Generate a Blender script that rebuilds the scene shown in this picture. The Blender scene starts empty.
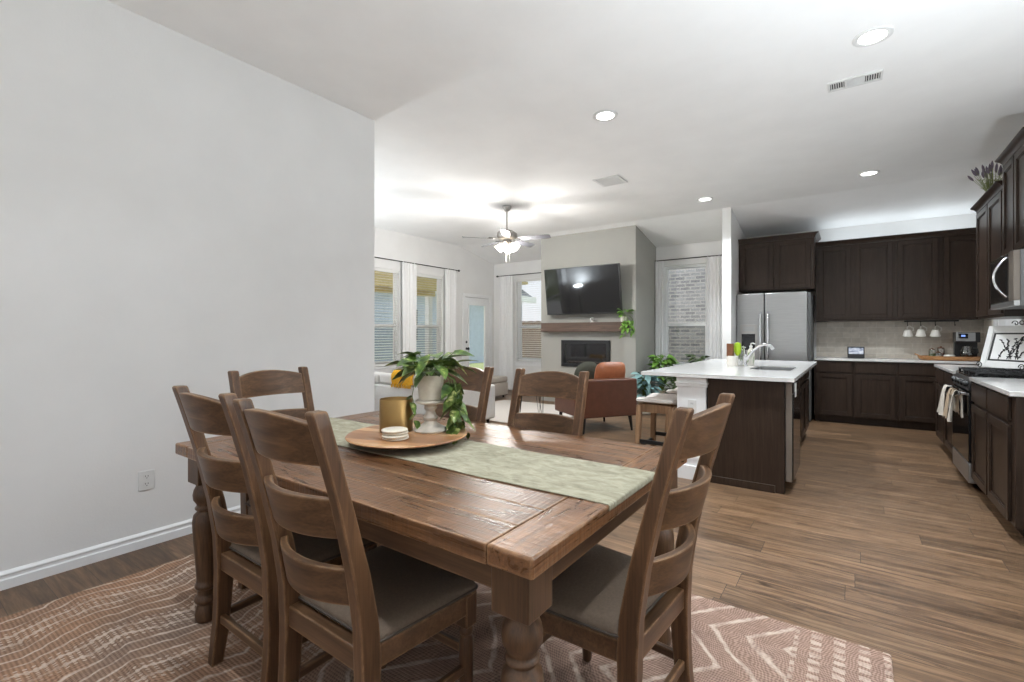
import bpy, bmesh, math, random
from mathutils import Vector, Matrix
R = math.radians
PI = math.pi
scene = bpy.context.scene
COL = scene.collection

# ------------------------------------------------------------------ camera
cam_d = bpy.data.cameras.new('camera')
cam = bpy.data.objects.new('camera', cam_d)
COL.objects.link(cam)
cam.location = (0, 0, 1.25)
cam.rotation_euler = (R(90), 0, R(35.5))
cam_d.sensor_width = 36
cam_d.lens = 478 / 1024 * 36
cam_d.shift_y = -6.4 / 1024
cam_d.clip_start = 0.02
scene.camera = cam

# ------------------------------------------------------------------ world, exposure
world = bpy.data.worlds.new('world')
scene.world = world
world.use_nodes = True
wn = world.node_tree
wn.nodes.clear()
w_out = wn.nodes.new('ShaderNodeOutputWorld')
w_bg = wn.nodes.new('ShaderNodeBackground')
w_tc = wn.nodes.new('ShaderNodeTexCoord')
w_sep = wn.nodes.new('ShaderNodeSeparateXYZ')
w_ramp = wn.nodes.new('ShaderNodeValToRGB')
w_ramp.color_ramp.elements[0].position = 0.0
w_ramp.color_ramp.elements[0].color = (0.93, 0.95, 0.97, 1)
w_ramp.color_ramp.elements[1].position = 0.7
w_ramp.color_ramp.elements[1].color = (0.52, 0.70, 0.95, 1)
wn.links.new(w_tc.outputs['Generated'], w_sep.inputs[0])
wn.links.new(w_sep.outputs['Z'], w_ramp.inputs[0])
wn.links.new(w_ramp.outputs[0], w_bg.inputs['Color'])
wn.links.new(w_bg.outputs[0], w_out.inputs[0])
w_bg.inputs['Strength'].default_value = 0.95

sun_d = bpy.data.lights.new('sun', 'SUN')
sun_d.energy = 7.0
sun_d.angle = R(1.5)
sun_d.color = (1.0, 0.97, 0.92)
sun = bpy.data.objects.new('sun', sun_d)
COL.objects.link(sun)
sun.location = (0, -10, 12)
sun.rotation_euler = (R(30), 0, R(8))

scene.view_settings.view_transform = 'Standard'
scene.view_settings.look = 'None'
scene.view_settings.gamma = 1.0
scene.view_settings.use_curve_mapping = False
scene.view_settings.exposure = 0.32
CAN_POWER = 23.0
scene.cycles.use_denoising = True
scene.cycles.max_bounces = 10
scene.cycles.diffuse_bounces = 6
scene.cycles.glossy_bounces = 4
scene.cycles.transparent_max_bounces = 16
scene.cycles.sample_clamp_indirect = 6.0
scene.cycles.caustics_reflective = False
scene.cycles.caustics_refractive = False


# ------------------------------------------------------------------ materials
def srgb(r, g, b):
    f = lambda c: (c / 255) / 12.92 if c / 255 <= 0.04045 else ((c / 255 + 0.055) / 1.055) ** 2.4
    return (f(r), f(g), f(b), 1)


class NT:
    def __init__(s, name):
        s.m = bpy.data.materials.new(name)
        s.m.use_nodes = True
        s.t = s.m.node_tree
        s.b = s.t.nodes['Principled BSDF']

    def n(s, typ, **kw):
        nd = s.t.nodes.new('ShaderNode' + typ)
        for k, v in kw.items():
            setattr(nd, k, v)
        return nd

    def l(s, a, b):
        s.t.links.new(a, b)

    def math(s, op, a, b=None, clamp=False):
        nd = s.n('Math', operation=op, use_clamp=clamp)
        for i, v in enumerate((a, b)):
            if v is None:
                continue
            if isinstance(v, (int, float)):
                nd.inputs[i].default_value = v
            else:
                s.l(v, nd.inputs[i])
        return nd.outputs[0]

    def mix(s, f, a, b, mode='MIX'):
        nd = s.n('Mix', data_type='RGBA', blend_type=mode)
        for i, v in ((0, f), (6, a), (7, b)):
            if isinstance(v, (int, float, tuple)):
                nd.inputs[i].default_value = v
            else:
                s.l(v, nd.inputs[i])
        return nd.outputs[2]

    def obj(s, scale=(1, 1, 1), rot=(0, 0, 0), loc=(0, 0, 0)):
        tc = s.n('TexCoord')
        mp = s.n('Mapping')
        mp.inputs['Scale'].default_value = scale
        mp.inputs['Rotation'].default_value = rot
        mp.inputs['Location'].default_value = loc
        s.l(tc.outputs['Object'], mp.inputs[0])
        return mp.outputs[0]

    def noise(s, vec, scale=5, detail=4, rough=0.55, dist=0):
        nd = s.n('TexNoise')
        nd.inputs['Scale'].default_value = scale
        nd.inputs['Detail'].default_value = detail
        nd.inputs['Roughness'].default_value = rough
        nd.inputs['Distortion'].default_value = dist
        s.l(vec, nd.inputs['Vector'])
        return nd.outputs[0]

    def ramp(s, fac, stops):
        nd = s.n('ValToRGB')
        cr = nd.color_ramp
        while len(cr.elements) < len(stops):
            cr.elements.new(0.5)
        for e, (p, c) in zip(cr.elements, stops):
            e.position = p
            e.color = c if len(c) == 4 else (*c, 1)
        s.l(fac, nd.inputs[0])
        return nd.outputs[0]

    def bump(s, h, strength=0.3, dist=0.01):
        nd = s.n('Bump')
        nd.inputs['Strength'].default_value = strength
        nd.inputs['Distance'].default_value = dist
        s.l(h, nd.inputs['Height'])
        s.l(nd.outputs[0], s.b.inputs['Normal'])

    def set(s, color=None, rough=None, metal=None, spec=None, emit=None, estr=None, alpha=None, coat=None):
        I = s.b.inputs
        for k, v in (('Base Color', color), ('Roughness', rough), ('Metallic', metal), ('Specular IOR Level', spec),
                     ('Emission Color', emit), ('Emission Strength', estr), ('Alpha', alpha), ('Coat Weight', coat)):
            if v is None:
                continue
            if isinstance(v, (int, float, tuple)):
                I[k].default_value = v
            else:
                s.l(v, I[k])
        return s


def plain(name, col, rough=0.5, metal=0.0, spec=0.5, var=0.0, scale=20, bump=0.0, bscale=None):
    t = NT(name)
    t.set(rough=rough, metal=metal, spec=spec)
    v = t.obj()
    nz = t.noise(v, scale, 3)
    d = max(var, 0.02)
    c1 = tuple(c * (1 - d) for c in col[:3])
    c2 = tuple(min(1, c * (1 + d)) for c in col[:3])
    t.set(color=t.ramp(nz, [(0.3, c1), (0.7, c2)]))
    if bump:
        t.bump(t.noise(v, bscale or scale, 4), bump, 0.004)
    return t.m


def worn_lit_edge(t, c, tone, radius=.010, amount=.7):
    """wood paler along its arrises, from rubbing and from painted top light"""
    bv = t.n('Bevel', samples=4)
    bv.inputs['Radius'].default_value = radius
    ge = t.n('NewGeometry')
    dp = t.n('VectorMath', operation='DOT_PRODUCT')
    t.l(bv.outputs[0], dp.inputs[0])
    t.l(ge.outputs['Normal'], dp.inputs[1])
    e = t.math('MULTIPLY', t.math('SUBTRACT', 0.996, dp.outputs['Value']), 22.0, True)
    n = t.ramp(t.noise(t.obj(), 24, 3, 0.6), [(0.35, (.25, .25, .25)), (0.6, (1, 1, 1))])
    return t.mix(t.math('MULTIPLY', t.math('MULTIPLY', e, n), amount), c, tone)


def wood(name, c1, c2, c3, axis=0, rough=0.45, fine=60, bump=0.15, coarse=4.0, spec=0.4, edge=None):
    t = NT(name)
    sc = [1.0, 1.0, 1.0]
    sc = [6.0] * 3
    sc[axis] = 0.55
    v = t.obj(tuple(sc))
    a = t.noise(v, coarse, 6, 0.6, 0.8)
    sc2 = [1.0] * 3
    sc2[axis] = 0.035
    v2 = t.obj(tuple(sc2))
    b = t.noise(v2, fine * 3, 3, 0.6)
    base = t.ramp(a, [(0.28, c1), (0.5, c2), (0.72, c3)])
    dk = t.ramp(b, [(0.32, (0.55, 0.55, 0.55)), (0.6, (1, 1, 1))])
    c = t.mix(0.7, base, dk, 'MULTIPLY')
    if edge:
        c = worn_lit_edge(t, c, edge)  # edge tone adds painted overhead light to the wear on chair slats
    t.set(color=c, rough=rough, spec=spec)
    t.bump(b, bump, 0.002)
    return t.m


def glass_pane(name, tint=(1, 1, 1, 1), gloss=0.08):
    t = NT(name)
    t.t.nodes.remove(t.b)
    out = [n for n in t.t.nodes if n.type == 'OUTPUT_MATERIAL'][0]
    tr = t.n('BsdfTransparent')
    tr.inputs[0].default_value = tint
    gl = t.n('BsdfGlossy')
    gl.inputs['Roughness'].default_value = 0.02
    mx = t.n('MixShader')
    mx.inputs[0].default_value = gloss
    t.l(tr.outputs[0], mx.inputs[1])
    t.l(gl.outputs[0], mx.inputs[2])
    t.l(mx.outputs[0], out.inputs[0])
    return t.m


M = {}
M['wall'] = plain('wall_paint', (0.775, 0.773, 0.765), 0.85, var=0.02, scale=3, bump=0.12, bscale=90)
M['ceil'] = plain('ceiling_paint', (0.88, 0.88, 0.875), 0.9, var=0.015, scale=3, bump=0.12, bscale=60)
M['trim'] = plain('white_trim_paint', (0.84, 0.845, 0.85), 0.4)
M['grey_wall'] = plain('taupe_grey_paint', srgb(160, 159, 153), 0.8, var=0.02, scale=3, bump=0.1, bscale=90)
M['dark_cab'] = wood('espresso_cabinet', (0.029, 0.0180, 0.0125), (0.040, 0.0250, 0.0175), (0.051, 0.0325, 0.0228), 2, 0.34, bump=0.05, spec=0.25)
M['cab_gap'] = plain('cabinet_recess', (0.008, 0.007, 0.006), 0.7)
M['quartz'] = plain('white_quartz', (0.70, 0.69, 0.675), 0.12, var=0.05, scale=14)
t = NT('brushed_steel')
v = t.obj((1, 1, 60))
nz = t.noise(v, 6, 4)
t.set(color=t.ramp(nz, [(0.3, (0.36, 0.36, 0.36)), (0.7, (0.44, 0.44, 0.435))]), metal=0.85, rough=0.36)
M['steel'] = t.m
M['steel_side'] = plain('fridge_side_grey', (0.16, 0.16, 0.16), 0.5)
M['steel_edge'] = plain('taupe_steel_edge', (0.19, 0.162, 0.135), 0.45, 0.3)
M['dark_steel'] = plain('black_stainless', (0.05, 0.045, 0.042), 0.25, 0.6)
M['chrome'] = plain('chrome', (0.75, 0.75, 0.77), 0.12, 1.0)
M['black_metal'] = plain('black_metal', (0.012, 0.012, 0.013), 0.4, 0.3)
M['black_gloss'] = plain('black_glass', (0.008, 0.008, 0.009), 0.05)
M['black_plastic'] = plain('black_plastic', (0.015, 0.015, 0.016), 0.35)
M['white_plastic'] = plain('white_plastic', (0.72, 0.72, 0.71), 0.4)
M['outlet_dark'] = plain('outlet_slot', (0.03, 0.03, 0.03), 0.6)
M['chair_z'] = wood('chair_wood_upright', srgb(64, 43, 28), srgb(90, 63, 42), srgb(116, 84, 58), 2, 0.40, edge=srgb(158, 122, 88))
M['chair_x'] = wood('chair_wood_slat', srgb(68, 46, 30), srgb(94, 67, 45), srgb(120, 88, 61), 0, 0.40, edge=srgb(164, 128, 92))
M['chair_y'] = wood('chair_wood_rail', srgb(60, 41, 27), srgb(84, 59, 40), srgb(106, 77, 53), 1, 0.40, edge=srgb(150, 114, 82))
M['seat'] = plain('brown_grey_seat_fabric', srgb(100, 84, 69), 0.7, var=0.15, scale=120, bump=0.3, bscale=400)
M['seat_piping'] = plain('seat_piping', srgb(70, 60, 52), 0.7)
M['table_leg'] = wood('table_leg_wood', srgb(64, 44, 29), srgb(87, 62, 42), srgb(112, 82, 57), 2, 0.4)
M['leather'] = plain('brown_leather', srgb(92, 56, 41), 0.34, var=0.12, scale=12, bump=0.15, bscale=160)
M['tan_leather'] = plain('tan_leather', srgb(160, 96, 62), 0.42, var=0.1, scale=20, bump=0.2, bscale=120)
M['green_fabric'] = plain('dark_green_fabric', srgb(72, 74, 64), 0.9, var=0.15, scale=60, bump=0.3, bscale=200)
M['cream'] = plain('cream_upholstery', (0.66, 0.65, 0.63), 0.9, var=0.04, scale=40, bump=0.2, bscale=200)
M['greige'] = plain('greige_upholstery', srgb(176, 168, 158), 0.9, var=0.05, scale=40, bump=0.2, bscale=200)
M['yellow'] = plain('mustard_knit', srgb(214, 160, 34), 0.9, var=0.2, scale=70, bump=0.6, bscale=90)
M['brass'] = plain('brushed_brass', srgb(158, 126, 78), 0.36, 0.85, var=0.08, scale=8)
M['brass_in'] = plain('brass_inside', srgb(110, 84, 48), 0.5, 0.6)
M['stone'] = plain('cream_stoneware', srgb(216, 208, 192), 0.7, var=0.06, scale=40, bump=0.2, bscale=120)
M['white_ceramic'] = plain('white_ceramic', srgb(226, 222, 214), 0.3, var=0.03)
M['distressed'] = plain('distressed_white_wood', srgb(214, 205, 192), 0.7, var=0.14, scale=26, bump=0.3, bscale=60)
M['soil'] = plain('potting_soil', srgb(52, 38, 28), 0.95, var=0.3, scale=80)
M['stem'] = plain('green_stem', srgb(96, 116, 56), 0.6)
M['curtain'] = plain('white_sheer_curtain', (0.80, 0.80, 0.80), 0.9, bump=0.1, bscale=300)
M['blind'] = plain('white_blind_slat', (0.74, 0.74, 0.72), 0.6)
M['glass'] = glass_pane('window_glass')
M['screen'] = glass_pane('screened_glass', (0.80, 0.80, 0.79, 1), 0.04)
t = NT('frosted_lit_glass')
t.set(color=(0.9, 0.86, 0.78, 1), rough=0.5, emit=(1.0, 0.86, 0.66, 1), estr=2.2)
M['lamp_glass'] = t.m
t = NT('lit_led_lens')
t.set(color=(0.9, 0.9, 0.9, 1), rough=0.5, emit=(1.0, 0.97, 0.93, 1), estr=6.0)
M['led'] = t.m
M['fan_metal'] = plain('brushed_nickel', (0.42, 0.40, 0.38), 0.35, 0.7)
M['fan_blade'] = plain('grey_fan_blade', srgb(84, 84, 88), 0.45, var=0.05)
M['mantel'] = wood('mantel_wood', srgb(74, 58, 50), srgb(92, 74, 64), srgb(112, 92, 80), 0, 0.6)
M['stool_wood'] = wood('stool_wood', srgb(112, 84, 60), srgb(140, 108, 80), srgb(164, 130, 98), 2, 0.5)
M['stool_seat'] = plain('stool_grey_fabric', srgb(200, 194, 188), 0.85, var=0.05, scale=60, bump=0.2, bscale=200)
M['rug_white'] = plain('pale_shag', srgb(206, 200, 194), 0.95, var=0.08, scale=60, bump=0.5, bscale=160)
M['tray_wood'] = wood('tray_light_wood', srgb(160, 110, 66), srgb(186, 134, 86), srgb(206, 156, 106), 0, 0.5)
M['towel_cream'] = plain('cream_towel', srgb(206, 198, 186), 0.95, var=0.06, scale=60, bump=0.3, bscale=200)
M['towel_tan'] = plain('tan_towel', srgb(182, 162, 138), 0.95, var=0.06, scale=60, bump=0.3, bscale=200)
M['lime'] = plain('lime_green', srgb(170, 206, 40), 0.5)
M['amber'] = plain('brown_wood_block', srgb(112, 68, 40), 0.4, var=0.15, scale=20)
M['clear'] = glass_pane('clear_jar_glass', (0.92, 0.93, 0.92, 1), 0.15)
M['red'] = plain('red_brown_beans', srgb(110, 50, 34), 0.6, var=0.2, scale=60)
M['lavender'] = plain('lavender_flower', srgb(112, 102, 116), 0.9, var=0.2, scale=60)
M['sage'] = plain('sage_green_leaf', srgb(128, 136, 86), 0.8, var=0.2, scale=40)
M['teal_leaf'] = plain('blue_green_leaf', srgb(120, 156, 156), 0.6, var=0.2, scale=12)
M['dark_leaf'] = plain('dark_green_leaf', srgb(62, 84, 40), 0.4, var=0.3, scale=14)
t = NT('variegated_pothos_leaf')
nz = t.noise(t.obj(), 26, 3, 0.6, 0.5)
t.set(color=t.ramp(nz, [(0.34, srgb(50, 74, 34)), (0.5, srgb(84, 110, 50)), (0.6, srgb(116, 138, 66)), (0.68, srgb(196, 198, 134))]), rough=0.35, spec=0.5)
M['leaf'] = t.m
M['bright_leaf'] = plain('bright_green_leaf', srgb(112, 156, 62), 0.45, var=0.35, scale=22)
M['tan_soffit'] = plain('tan_stained_boards', srgb(206, 186, 128), 0.8, var=0.12, scale=8)
M['blue_siding'] = plain('blue_grey_siding', srgb(206, 214, 228), 0.8, var=0.06, scale=6)
M['grey_siding'] = plain('pale_stone_siding', srgb(180, 180, 164), 0.85, var=0.12, scale=10)
M['roof'] = plain('grey_roof_shingle', srgb(120, 124, 132), 0.9, var=0.12, scale=20)
M['concrete'] = plain('pale_bounce_concrete', (0.62, 0.61, 0.59), 0.9, var=0.05, scale=4)
M['lawn'] = plain('lawn_grass', srgb(118, 128, 84), 0.95, var=0.25, scale=6)
M['fence'] = wood('fence_boards', srgb(74, 60, 47), srgb(96, 80, 63), srgb(116, 98, 79), 2, 0.8)
M['paper'] = plain('white_print', (0.78, 0.78, 0.77), 0.6)
M['ink'] = plain('black_ink', (0.02, 0.02, 0.02), 0.6)


def acacia():
    t = NT('acacia_board_strips')
    tc = t.n('TexCoord')
    sp = t.n('SeparateXYZ')
    t.l(tc.outputs['Object'], sp.inputs[0])
    wv = t.n('TexWhiteNoise', noise_dimensions='1D')
    t.l(t.math('FLOOR', t.math('MULTIPLY', sp.outputs['Y'], 19.0)), wv.inputs['W'])
    st = t.ramp(wv.outputs['Value'], [(0.0, srgb(142, 98, 66)), (0.35, srgb(190, 140, 96)), (0.7, srgb(216, 174, 128)), (1.0, srgb(168, 120, 82))])
    g = t.noise(t.obj((2, 30, 30)), 4, 5, 0.6, 0.6)
    t.set(color=t.mix(0.6, st, t.ramp(g, [(0.3, (0.6, 0.56, 0.52)), (0.65, (1, 1, 1))]), 'MULTIPLY'), rough=0.38)
    return t.m


M['acacia'] = acacia()


def table_top(axis):
    t = NT('rustic_table_top_%s' % 'xy'[axis])
    tc = t.n('TexCoord')
    sp = t.n('SeparateXYZ')
    t.l(tc.outputs['Object'], sp.inputs[0])
    across = sp.outputs['Y' if axis == 0 else 'X']
    along = sp.outputs['X' if axis == 0 else 'Y']
    wv = t.n('TexWhiteNoise', noise_dimensions='1D')
    t.l(t.math('FLOOR', t.math('MULTIPLY', across, 1 / 0.134)), wv.inputs['W'])
    sc = [14, 14, 14]
    sc[axis] = 1.4
    g = t.noise(t.obj(tuple(sc)), 2.2, 7, 0.62, 1.6)
    base = t.ramp(g, [(0.22, srgb(50, 30, 17)), (0.42, srgb(100, 66, 39)), (0.58, srgb(128, 88, 55)), (0.8, srgb(160, 118, 78))])
    pl = t.ramp(wv.outputs['Value'], [(0, (0.66, 0.64, 0.62)), (1, (1.12, 1.10, 1.08))])
    c = t.mix(1.0, base, pl, 'MULTIPLY')
    # saw marks: thin lines running across each board
    sc2 = [1, 1, 1]
    sc2[axis] = 60
    sc2[1 - axis] = 3
    saw = t.noise(t.obj(tuple(sc2)), 1.3, 3, 0.6, 0.4)
    sc3 = [90, 90, 90]
    sc3[axis] = 3.0
    fine = t.noise(t.obj(tuple(sc3)), 1.5, 4, 0.6)
    c = t.mix(0.55, c, t.ramp(fine, [(0.3, (0.5, 0.48, 0.46)), (0.55, (1, 1, 1))]), 'MULTIPLY')
    patch = t.noise(t.obj((2.5, 2.5, 2.5)), 1.0, 2)
    h = t.math('ADD', t.math('MULTIPLY', saw, 1.0), t.math('MULTIPLY', fine, 0.6))
    crack = t.ramp(t.noise(t.obj(tuple([2.2 if i == axis else 26 for i in range(3)])), 2.0, 5, 0.7, 2.2), [(0.46, (1, 1, 1)), (0.495, (.35, .33, .31)), (0.53, (1, 1, 1))])
    c = t.mix(0.42, c, crack, 'MULTIPLY')
    c = t.mix(0.35, c, t.ramp(saw, [(0.35, (.6, .58, .56)), (0.5, (1, 1, 1)), (.7, (1.2, 1.18, 1.16))]), 'MULTIPLY')
    c = worn_lit_edge(t, c, srgb(176, 138, 102), .012, .6)
    t.set(color=c, rough=t.math('ADD', 0.17, t.math('MULTIPLY', g, 0.26)), spec=0.55)
    t.bump(h, 0.75, 0.003)
    return t.m


M['top_x'] = table_top(0)
M['top_y'] = table_top(1)


def floor_mat():
    t = NT('oak_plank_floor')
    tc = t.n('TexCoord')
    sp = t.n('SeparateXYZ')
    t.l(tc.outputs['Object'], sp.inputs[0])
    RH, BL = 0.165, 1.45
    yr = t.math('DIVIDE', t.math('ADD', sp.outputs['Y'], 50.0), RH)
    row = t.math('FLOOR', yr)
    w1 = t.n('TexWhiteNoise', noise_dimensions='1D')
    t.l(row, w1.inputs['W'])
    xo = t.math('ADD', t.math('DIVIDE', t.math('ADD', sp.outputs['X'], 50.0), BL), t.math('MULTIPLY', w1.outputs['Value'], 9.0))
    col = t.math('FLOOR', xo)
    cv = t.n('CombineXYZ')
    t.l(row, cv.inputs[0]); t.l(col, cv.inputs[1])
    w2 = t.n('TexWhiteNoise', noise_dimensions='2D')
    t.l(cv.outputs[0], w2.inputs['Vector'])
    idv = w2.outputs['Value']
    # seams
    fy = t.math('FRACT', yr)
    fx = t.math('FRACT', xo)
    ey = t.math('MULTIPLY', t.math('MINIMUM', fy, t.math('SUBTRACT', 1.0, fy)), RH)
    ex = t.math('MULTIPLY', t.math('MINIMUM', fx, t.math('SUBTRACT', 1.0, fx)), BL)
    seam = t.math('LESS_THAN', t.math('MINIMUM', ey, ex), 0.0011)
    cmb = t.n('CombineXYZ')
    t.l(t.math('ADD', sp.outputs['X'], t.math('MULTIPLY', idv, 37.0)), cmb.inputs[0])
    t.l(sp.outputs['Y'], cmb.inputs[1])
    t.l(t.math('MULTIPLY', idv, 11.0), cmb.inputs[2])

    def nz(sx, sy, scale, det, rough, dist):
        mp = t.n('Mapping')
        mp.inputs['Scale'].default_value = (sx, sy, 1)
        t.l(cmb.outputs[0], mp.inputs[0])
        return t.noise(mp.outputs[0], scale, det, rough, dist)
    g = nz(0.8, 9, 2.0, 8, 0.66, 1.6)
    f = nz(2.5, 60, 2.0, 4, 0.65, 0.3)
    k = nz(2.2, 7, 1.6, 3, 0.5, 0.6)
    base = t.ramp(g, [(0.22, srgb(54, 39, 27)), (0.40, srgb(96, 73, 53)), (0.55, srgb(126, 99, 75)), (0.76, srgb(158, 130, 101))])
    pl = t.ramp(idv, [(0, (0.62, 0.61, 0.60)), (0.35, (0.88, 0.88, 0.88)), (1, (1.1, 1.09, 1.07))])
    c = t.mix(1.0, base, pl, 'MULTIPLY')
    c = t.mix(0.65, c, t.ramp(f, [(0.3, (0.5, 0.47, 0.45)), (0.58, (1.08, 1.08, 1.08))]), 'MULTIPLY')
    c = t.mix(1.0, c, t.ramp(k, [(0.27, (0.42, 0.38, 0.35)), (0.36, (1, 1, 1))]), 'MULTIPLY')
    c = t.mix(seam, c, (0.03, 0.021, 0.015, 1))
    t.set(color=c, rough=t.math('ADD', 0.30, t.math('MULTIPLY', g, 0.2)), spec=0.4)
    t.bump(t.math('SUBTRACT', t.math('MULTIPLY', f, 0.3), seam), 0.25, 0.002)
    return t.m


M['floor'] = floor_mat()


def brick_mat(name, c1, c2, mortar, bw, rh, ms=0.006, rough=0.85, rot=(R(90), 0, 0), bump=0.5):
    t = NT(name)
    br = t.n('TexBrick')
    br.offset = 0.5
    br.inputs['Color1'].default_value = c1
    br.inputs['Color2'].default_value = c2
    br.inputs['Mortar'].default_value = mortar
    br.inputs['Scale'].default_value = 1
    br.inputs['Mortar Size'].default_value = ms
    br.inputs['Mortar Smooth'].default_value = 0.1
    br.inputs['Brick Width'].default_value = bw
    br.inputs['Row Height'].default_value = rh
    t.l(t.obj(rot=rot), br.inputs['Vector'])
    n2 = t.noise(t.obj(), 14, 4)
    t.set(color=t.mix(0.5, br.outputs['Color'], t.ramp(n2, [(0.3, (0.7, 0.7, 0.7)), (0.7, (1.1, 1.1, 1.1))]), 'MULTIPLY'), rough=rough)
    t.bump(t.math('SUBTRACT', 1.0, br.outputs['Fac']), bump, 0.004)
    return t.m


M['tile'] = brick_mat('beige_subway_tile', srgb(196, 186, 172), srgb(212, 203, 190), srgb(218, 212, 202), 0.20, 0.0755, 0.003, 0.22, bump=0.3)
M['brick'] = brick_mat('grey_brick', srgb(88, 90, 94), srgb(126, 128, 130), srgb(142, 141, 137), 0.21, 0.075, 0.012)
M['firebox'] = plain('firebox_black', (0.012, 0.012, 0.014), 0.05)


def rug_mat():
    t = NT('rust_cream_woven_rug')
    tc = t.n('TexCoord')
    sp = t.n('SeparateXYZ')
    t.l(tc.outputs['Object'], sp.inputs[0])
    x, y = sp.outputs['X'], sp.outputs['Y']          # rug local: x 0..3.155 from the wall side, y along the short side
    wob = t.math('SUBTRACT', t.noise(t.obj((1, 1, 1)), 3.5, 3, 0.55), 0.5)
    jit = t.math('SUBTRACT', t.noise(t.obj((1, 1, 1)), 26.0, 3, 0.6), 0.5)
    worn = t.noise(t.obj((1, 1, 1)), 13, 4, 0.7)

    def lines(per, lw, amp, per_y, wa, ja):
        tri = t.math('PINGPONG', t.math('ADD', y, t.math('MULTIPLY', wob, 0.10)), per_y)
        xx = t.math('ADD', t.math('ADD', x, t.math('MULTIPLY', tri, amp)), t.math('ADD', t.math('MULTIPLY', wob, wa), t.math('MULTIPLY', jit, ja)))
        q = t.math('DIVIDE', t.math('ADD', xx, 5.0), per)
        d = t.math('MULTIPLY', t.math('ABSOLUTE', t.math('SUBTRACT', t.math('FRACT', q), 0.5)), per)
        ln = t.math('SUBTRACT', 1.0, t.math('DIVIDE', d, lw), True)
        return t.math('MULTIPLY', ln, 1.7, True), xx, t.math('FLOOR', q)
    la, xa, ba = lines(0.074, 0.0085, 0.30, 0.25, 0.16, 0.014)
    lb, xb, bb = lines(0.135, 0.017, 0.85, 0.25, 0.06, 0.022)
    # rows of small dots in some of the bands near the wall end
    isdot = t.math('LESS_THAN', t.math('MODULO', ba, 5.0), 1.5)
    dx = t.math('SUBTRACT', t.math('FRACT', t.math('DIVIDE', t.math('ADD', xa, 5.0), 0.0185)), 0.5)
    dy = t.math('SUBTRACT', t.math('FRACT', t.math('DIVIDE', y, 0.024)), 0.5)
    dd = t.math('ADD', t.math('MULTIPLY', dx, dx), t.math('MULTIPLY', dy, dy))
    dot = t.math('MULTIPLY', t.math('MULTIPLY', t.math('LESS_THAN', dd, 0.075), isdot), 0.85)
    pa = t.math('MAXIMUM', la, dot)
    side = t.math('GREATER_THAN', t.math('ADD', x, t.math('MULTIPLY', wob, 0.1)), 1.45)
    m0 = t.n('Mix', data_type='FLOAT')
    t.l(side, m0.inputs[0]); t.l(pa, m0.inputs[2]); t.l(lb, m0.inputs[3])
    # border bands of broken blocks along the far short side
    inb = t.math('GREATER_THAN', x, 2.84)
    bx = t.math('ABSOLUTE', t.math('SUBTRACT', t.math('FRACT', t.math('DIVIDE', t.math('ADD', x, 0.01), 0.078)), 0.5))
    by = t.math('ABSOLUTE', t.math('SUBTRACT', t.math('FRACT', t.math('DIVIDE', t.math('ADD', y, t.math('MULTIPLY', jit, 0.03)), 0.046)), 0.5))
    blk = t.math('MULTIPLY', t.math('LESS_THAN', t.math('ADD', bx, t.math('MULTIPLY', jit, 0.3)), 0.24), t.math('MULTIPLY', t.math('LESS_THAN', by, 0.30), 0.75))
    m1 = t.n('Mix', data_type='FLOAT')
    t.l(inb, m1.inputs[0]); t.l(m0.outputs[0], m1.inputs[2]); t.l(blk, m1.inputs[3])
    patf = t.math('MULTIPLY', m1.outputs[0], t.ramp(worn, [(0.34, (0.2, 0.2, 0.2)), (0.58, (1, 1, 1))]))
    # woven ground: fine ribs across the lines
    n1 = t.noise(t.obj((1, 1, 1)), 1.7, 3, 0.6)
    warm = t.ramp(n1, [(0.28, srgb(126, 112, 104)), (0.45, srgb(150, 124, 106)), (0.6, srgb(166, 132, 108)), (0.8, srgb(160, 138, 124))])
    pink = t.ramp(n1, [(0.28, srgb(146, 124, 114)), (0.5, srgb(160, 134, 120)), (0.8, srgb(174, 150, 138))])
    xf = t.math('MULTIPLY', t.math('SUBTRACT', x, 1.0), 1.0, True)
    ground = t.mix(xf, warm, pink)
    ribs = t.math('ADD', t.math('MULTIPLY', t.math('SINE', t.math('MULTIPLY', y, 2 * PI / 0.0135)), 0.5), 0.5)
    wft = t.math('ADD', t.math('MULTIPLY', t.math('SINE', t.math('MULTIPLY', xa, 2 * PI / 0.0105)), 0.5), 0.5)
    weave = t.math('MULTIPLY', t.math('ADD', t.math('MULTIPLY', ribs, 0.5), t.math('MULTIPLY', wft, 0.5)), t.math('ADD', 0.7, t.math('MULTIPLY', worn, 0.6)))
    ground = t.mix(0.75, ground, t.ramp(weave, [(0.15, (0.46, 0.42, 0.40)), (0.75, (1.15, 1.13, 1.12))]), 'MULTIPLY')
    ground = t.mix(0.35, ground, t.ramp(t.noise(t.obj((1, 1, 1)), 40, 3, 0.7), [(0.35, (0.6, 0.58, 0.57)), (0.6, (1.15, 1.15, 1.15))]), 'MULTIPLY')
    c = t.mix(t.math('MULTIPLY', patf, 0.75), ground, srgb(214, 196, 180))
    t.set(color=c, rough=0.95, spec=0.1)
    t.bump(t.math('ADD', weave, t.math('MULTIPLY', patf, 1.2)), 0.5, 0.003)
    return t.m


M['rug'] = rug_mat()


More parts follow.
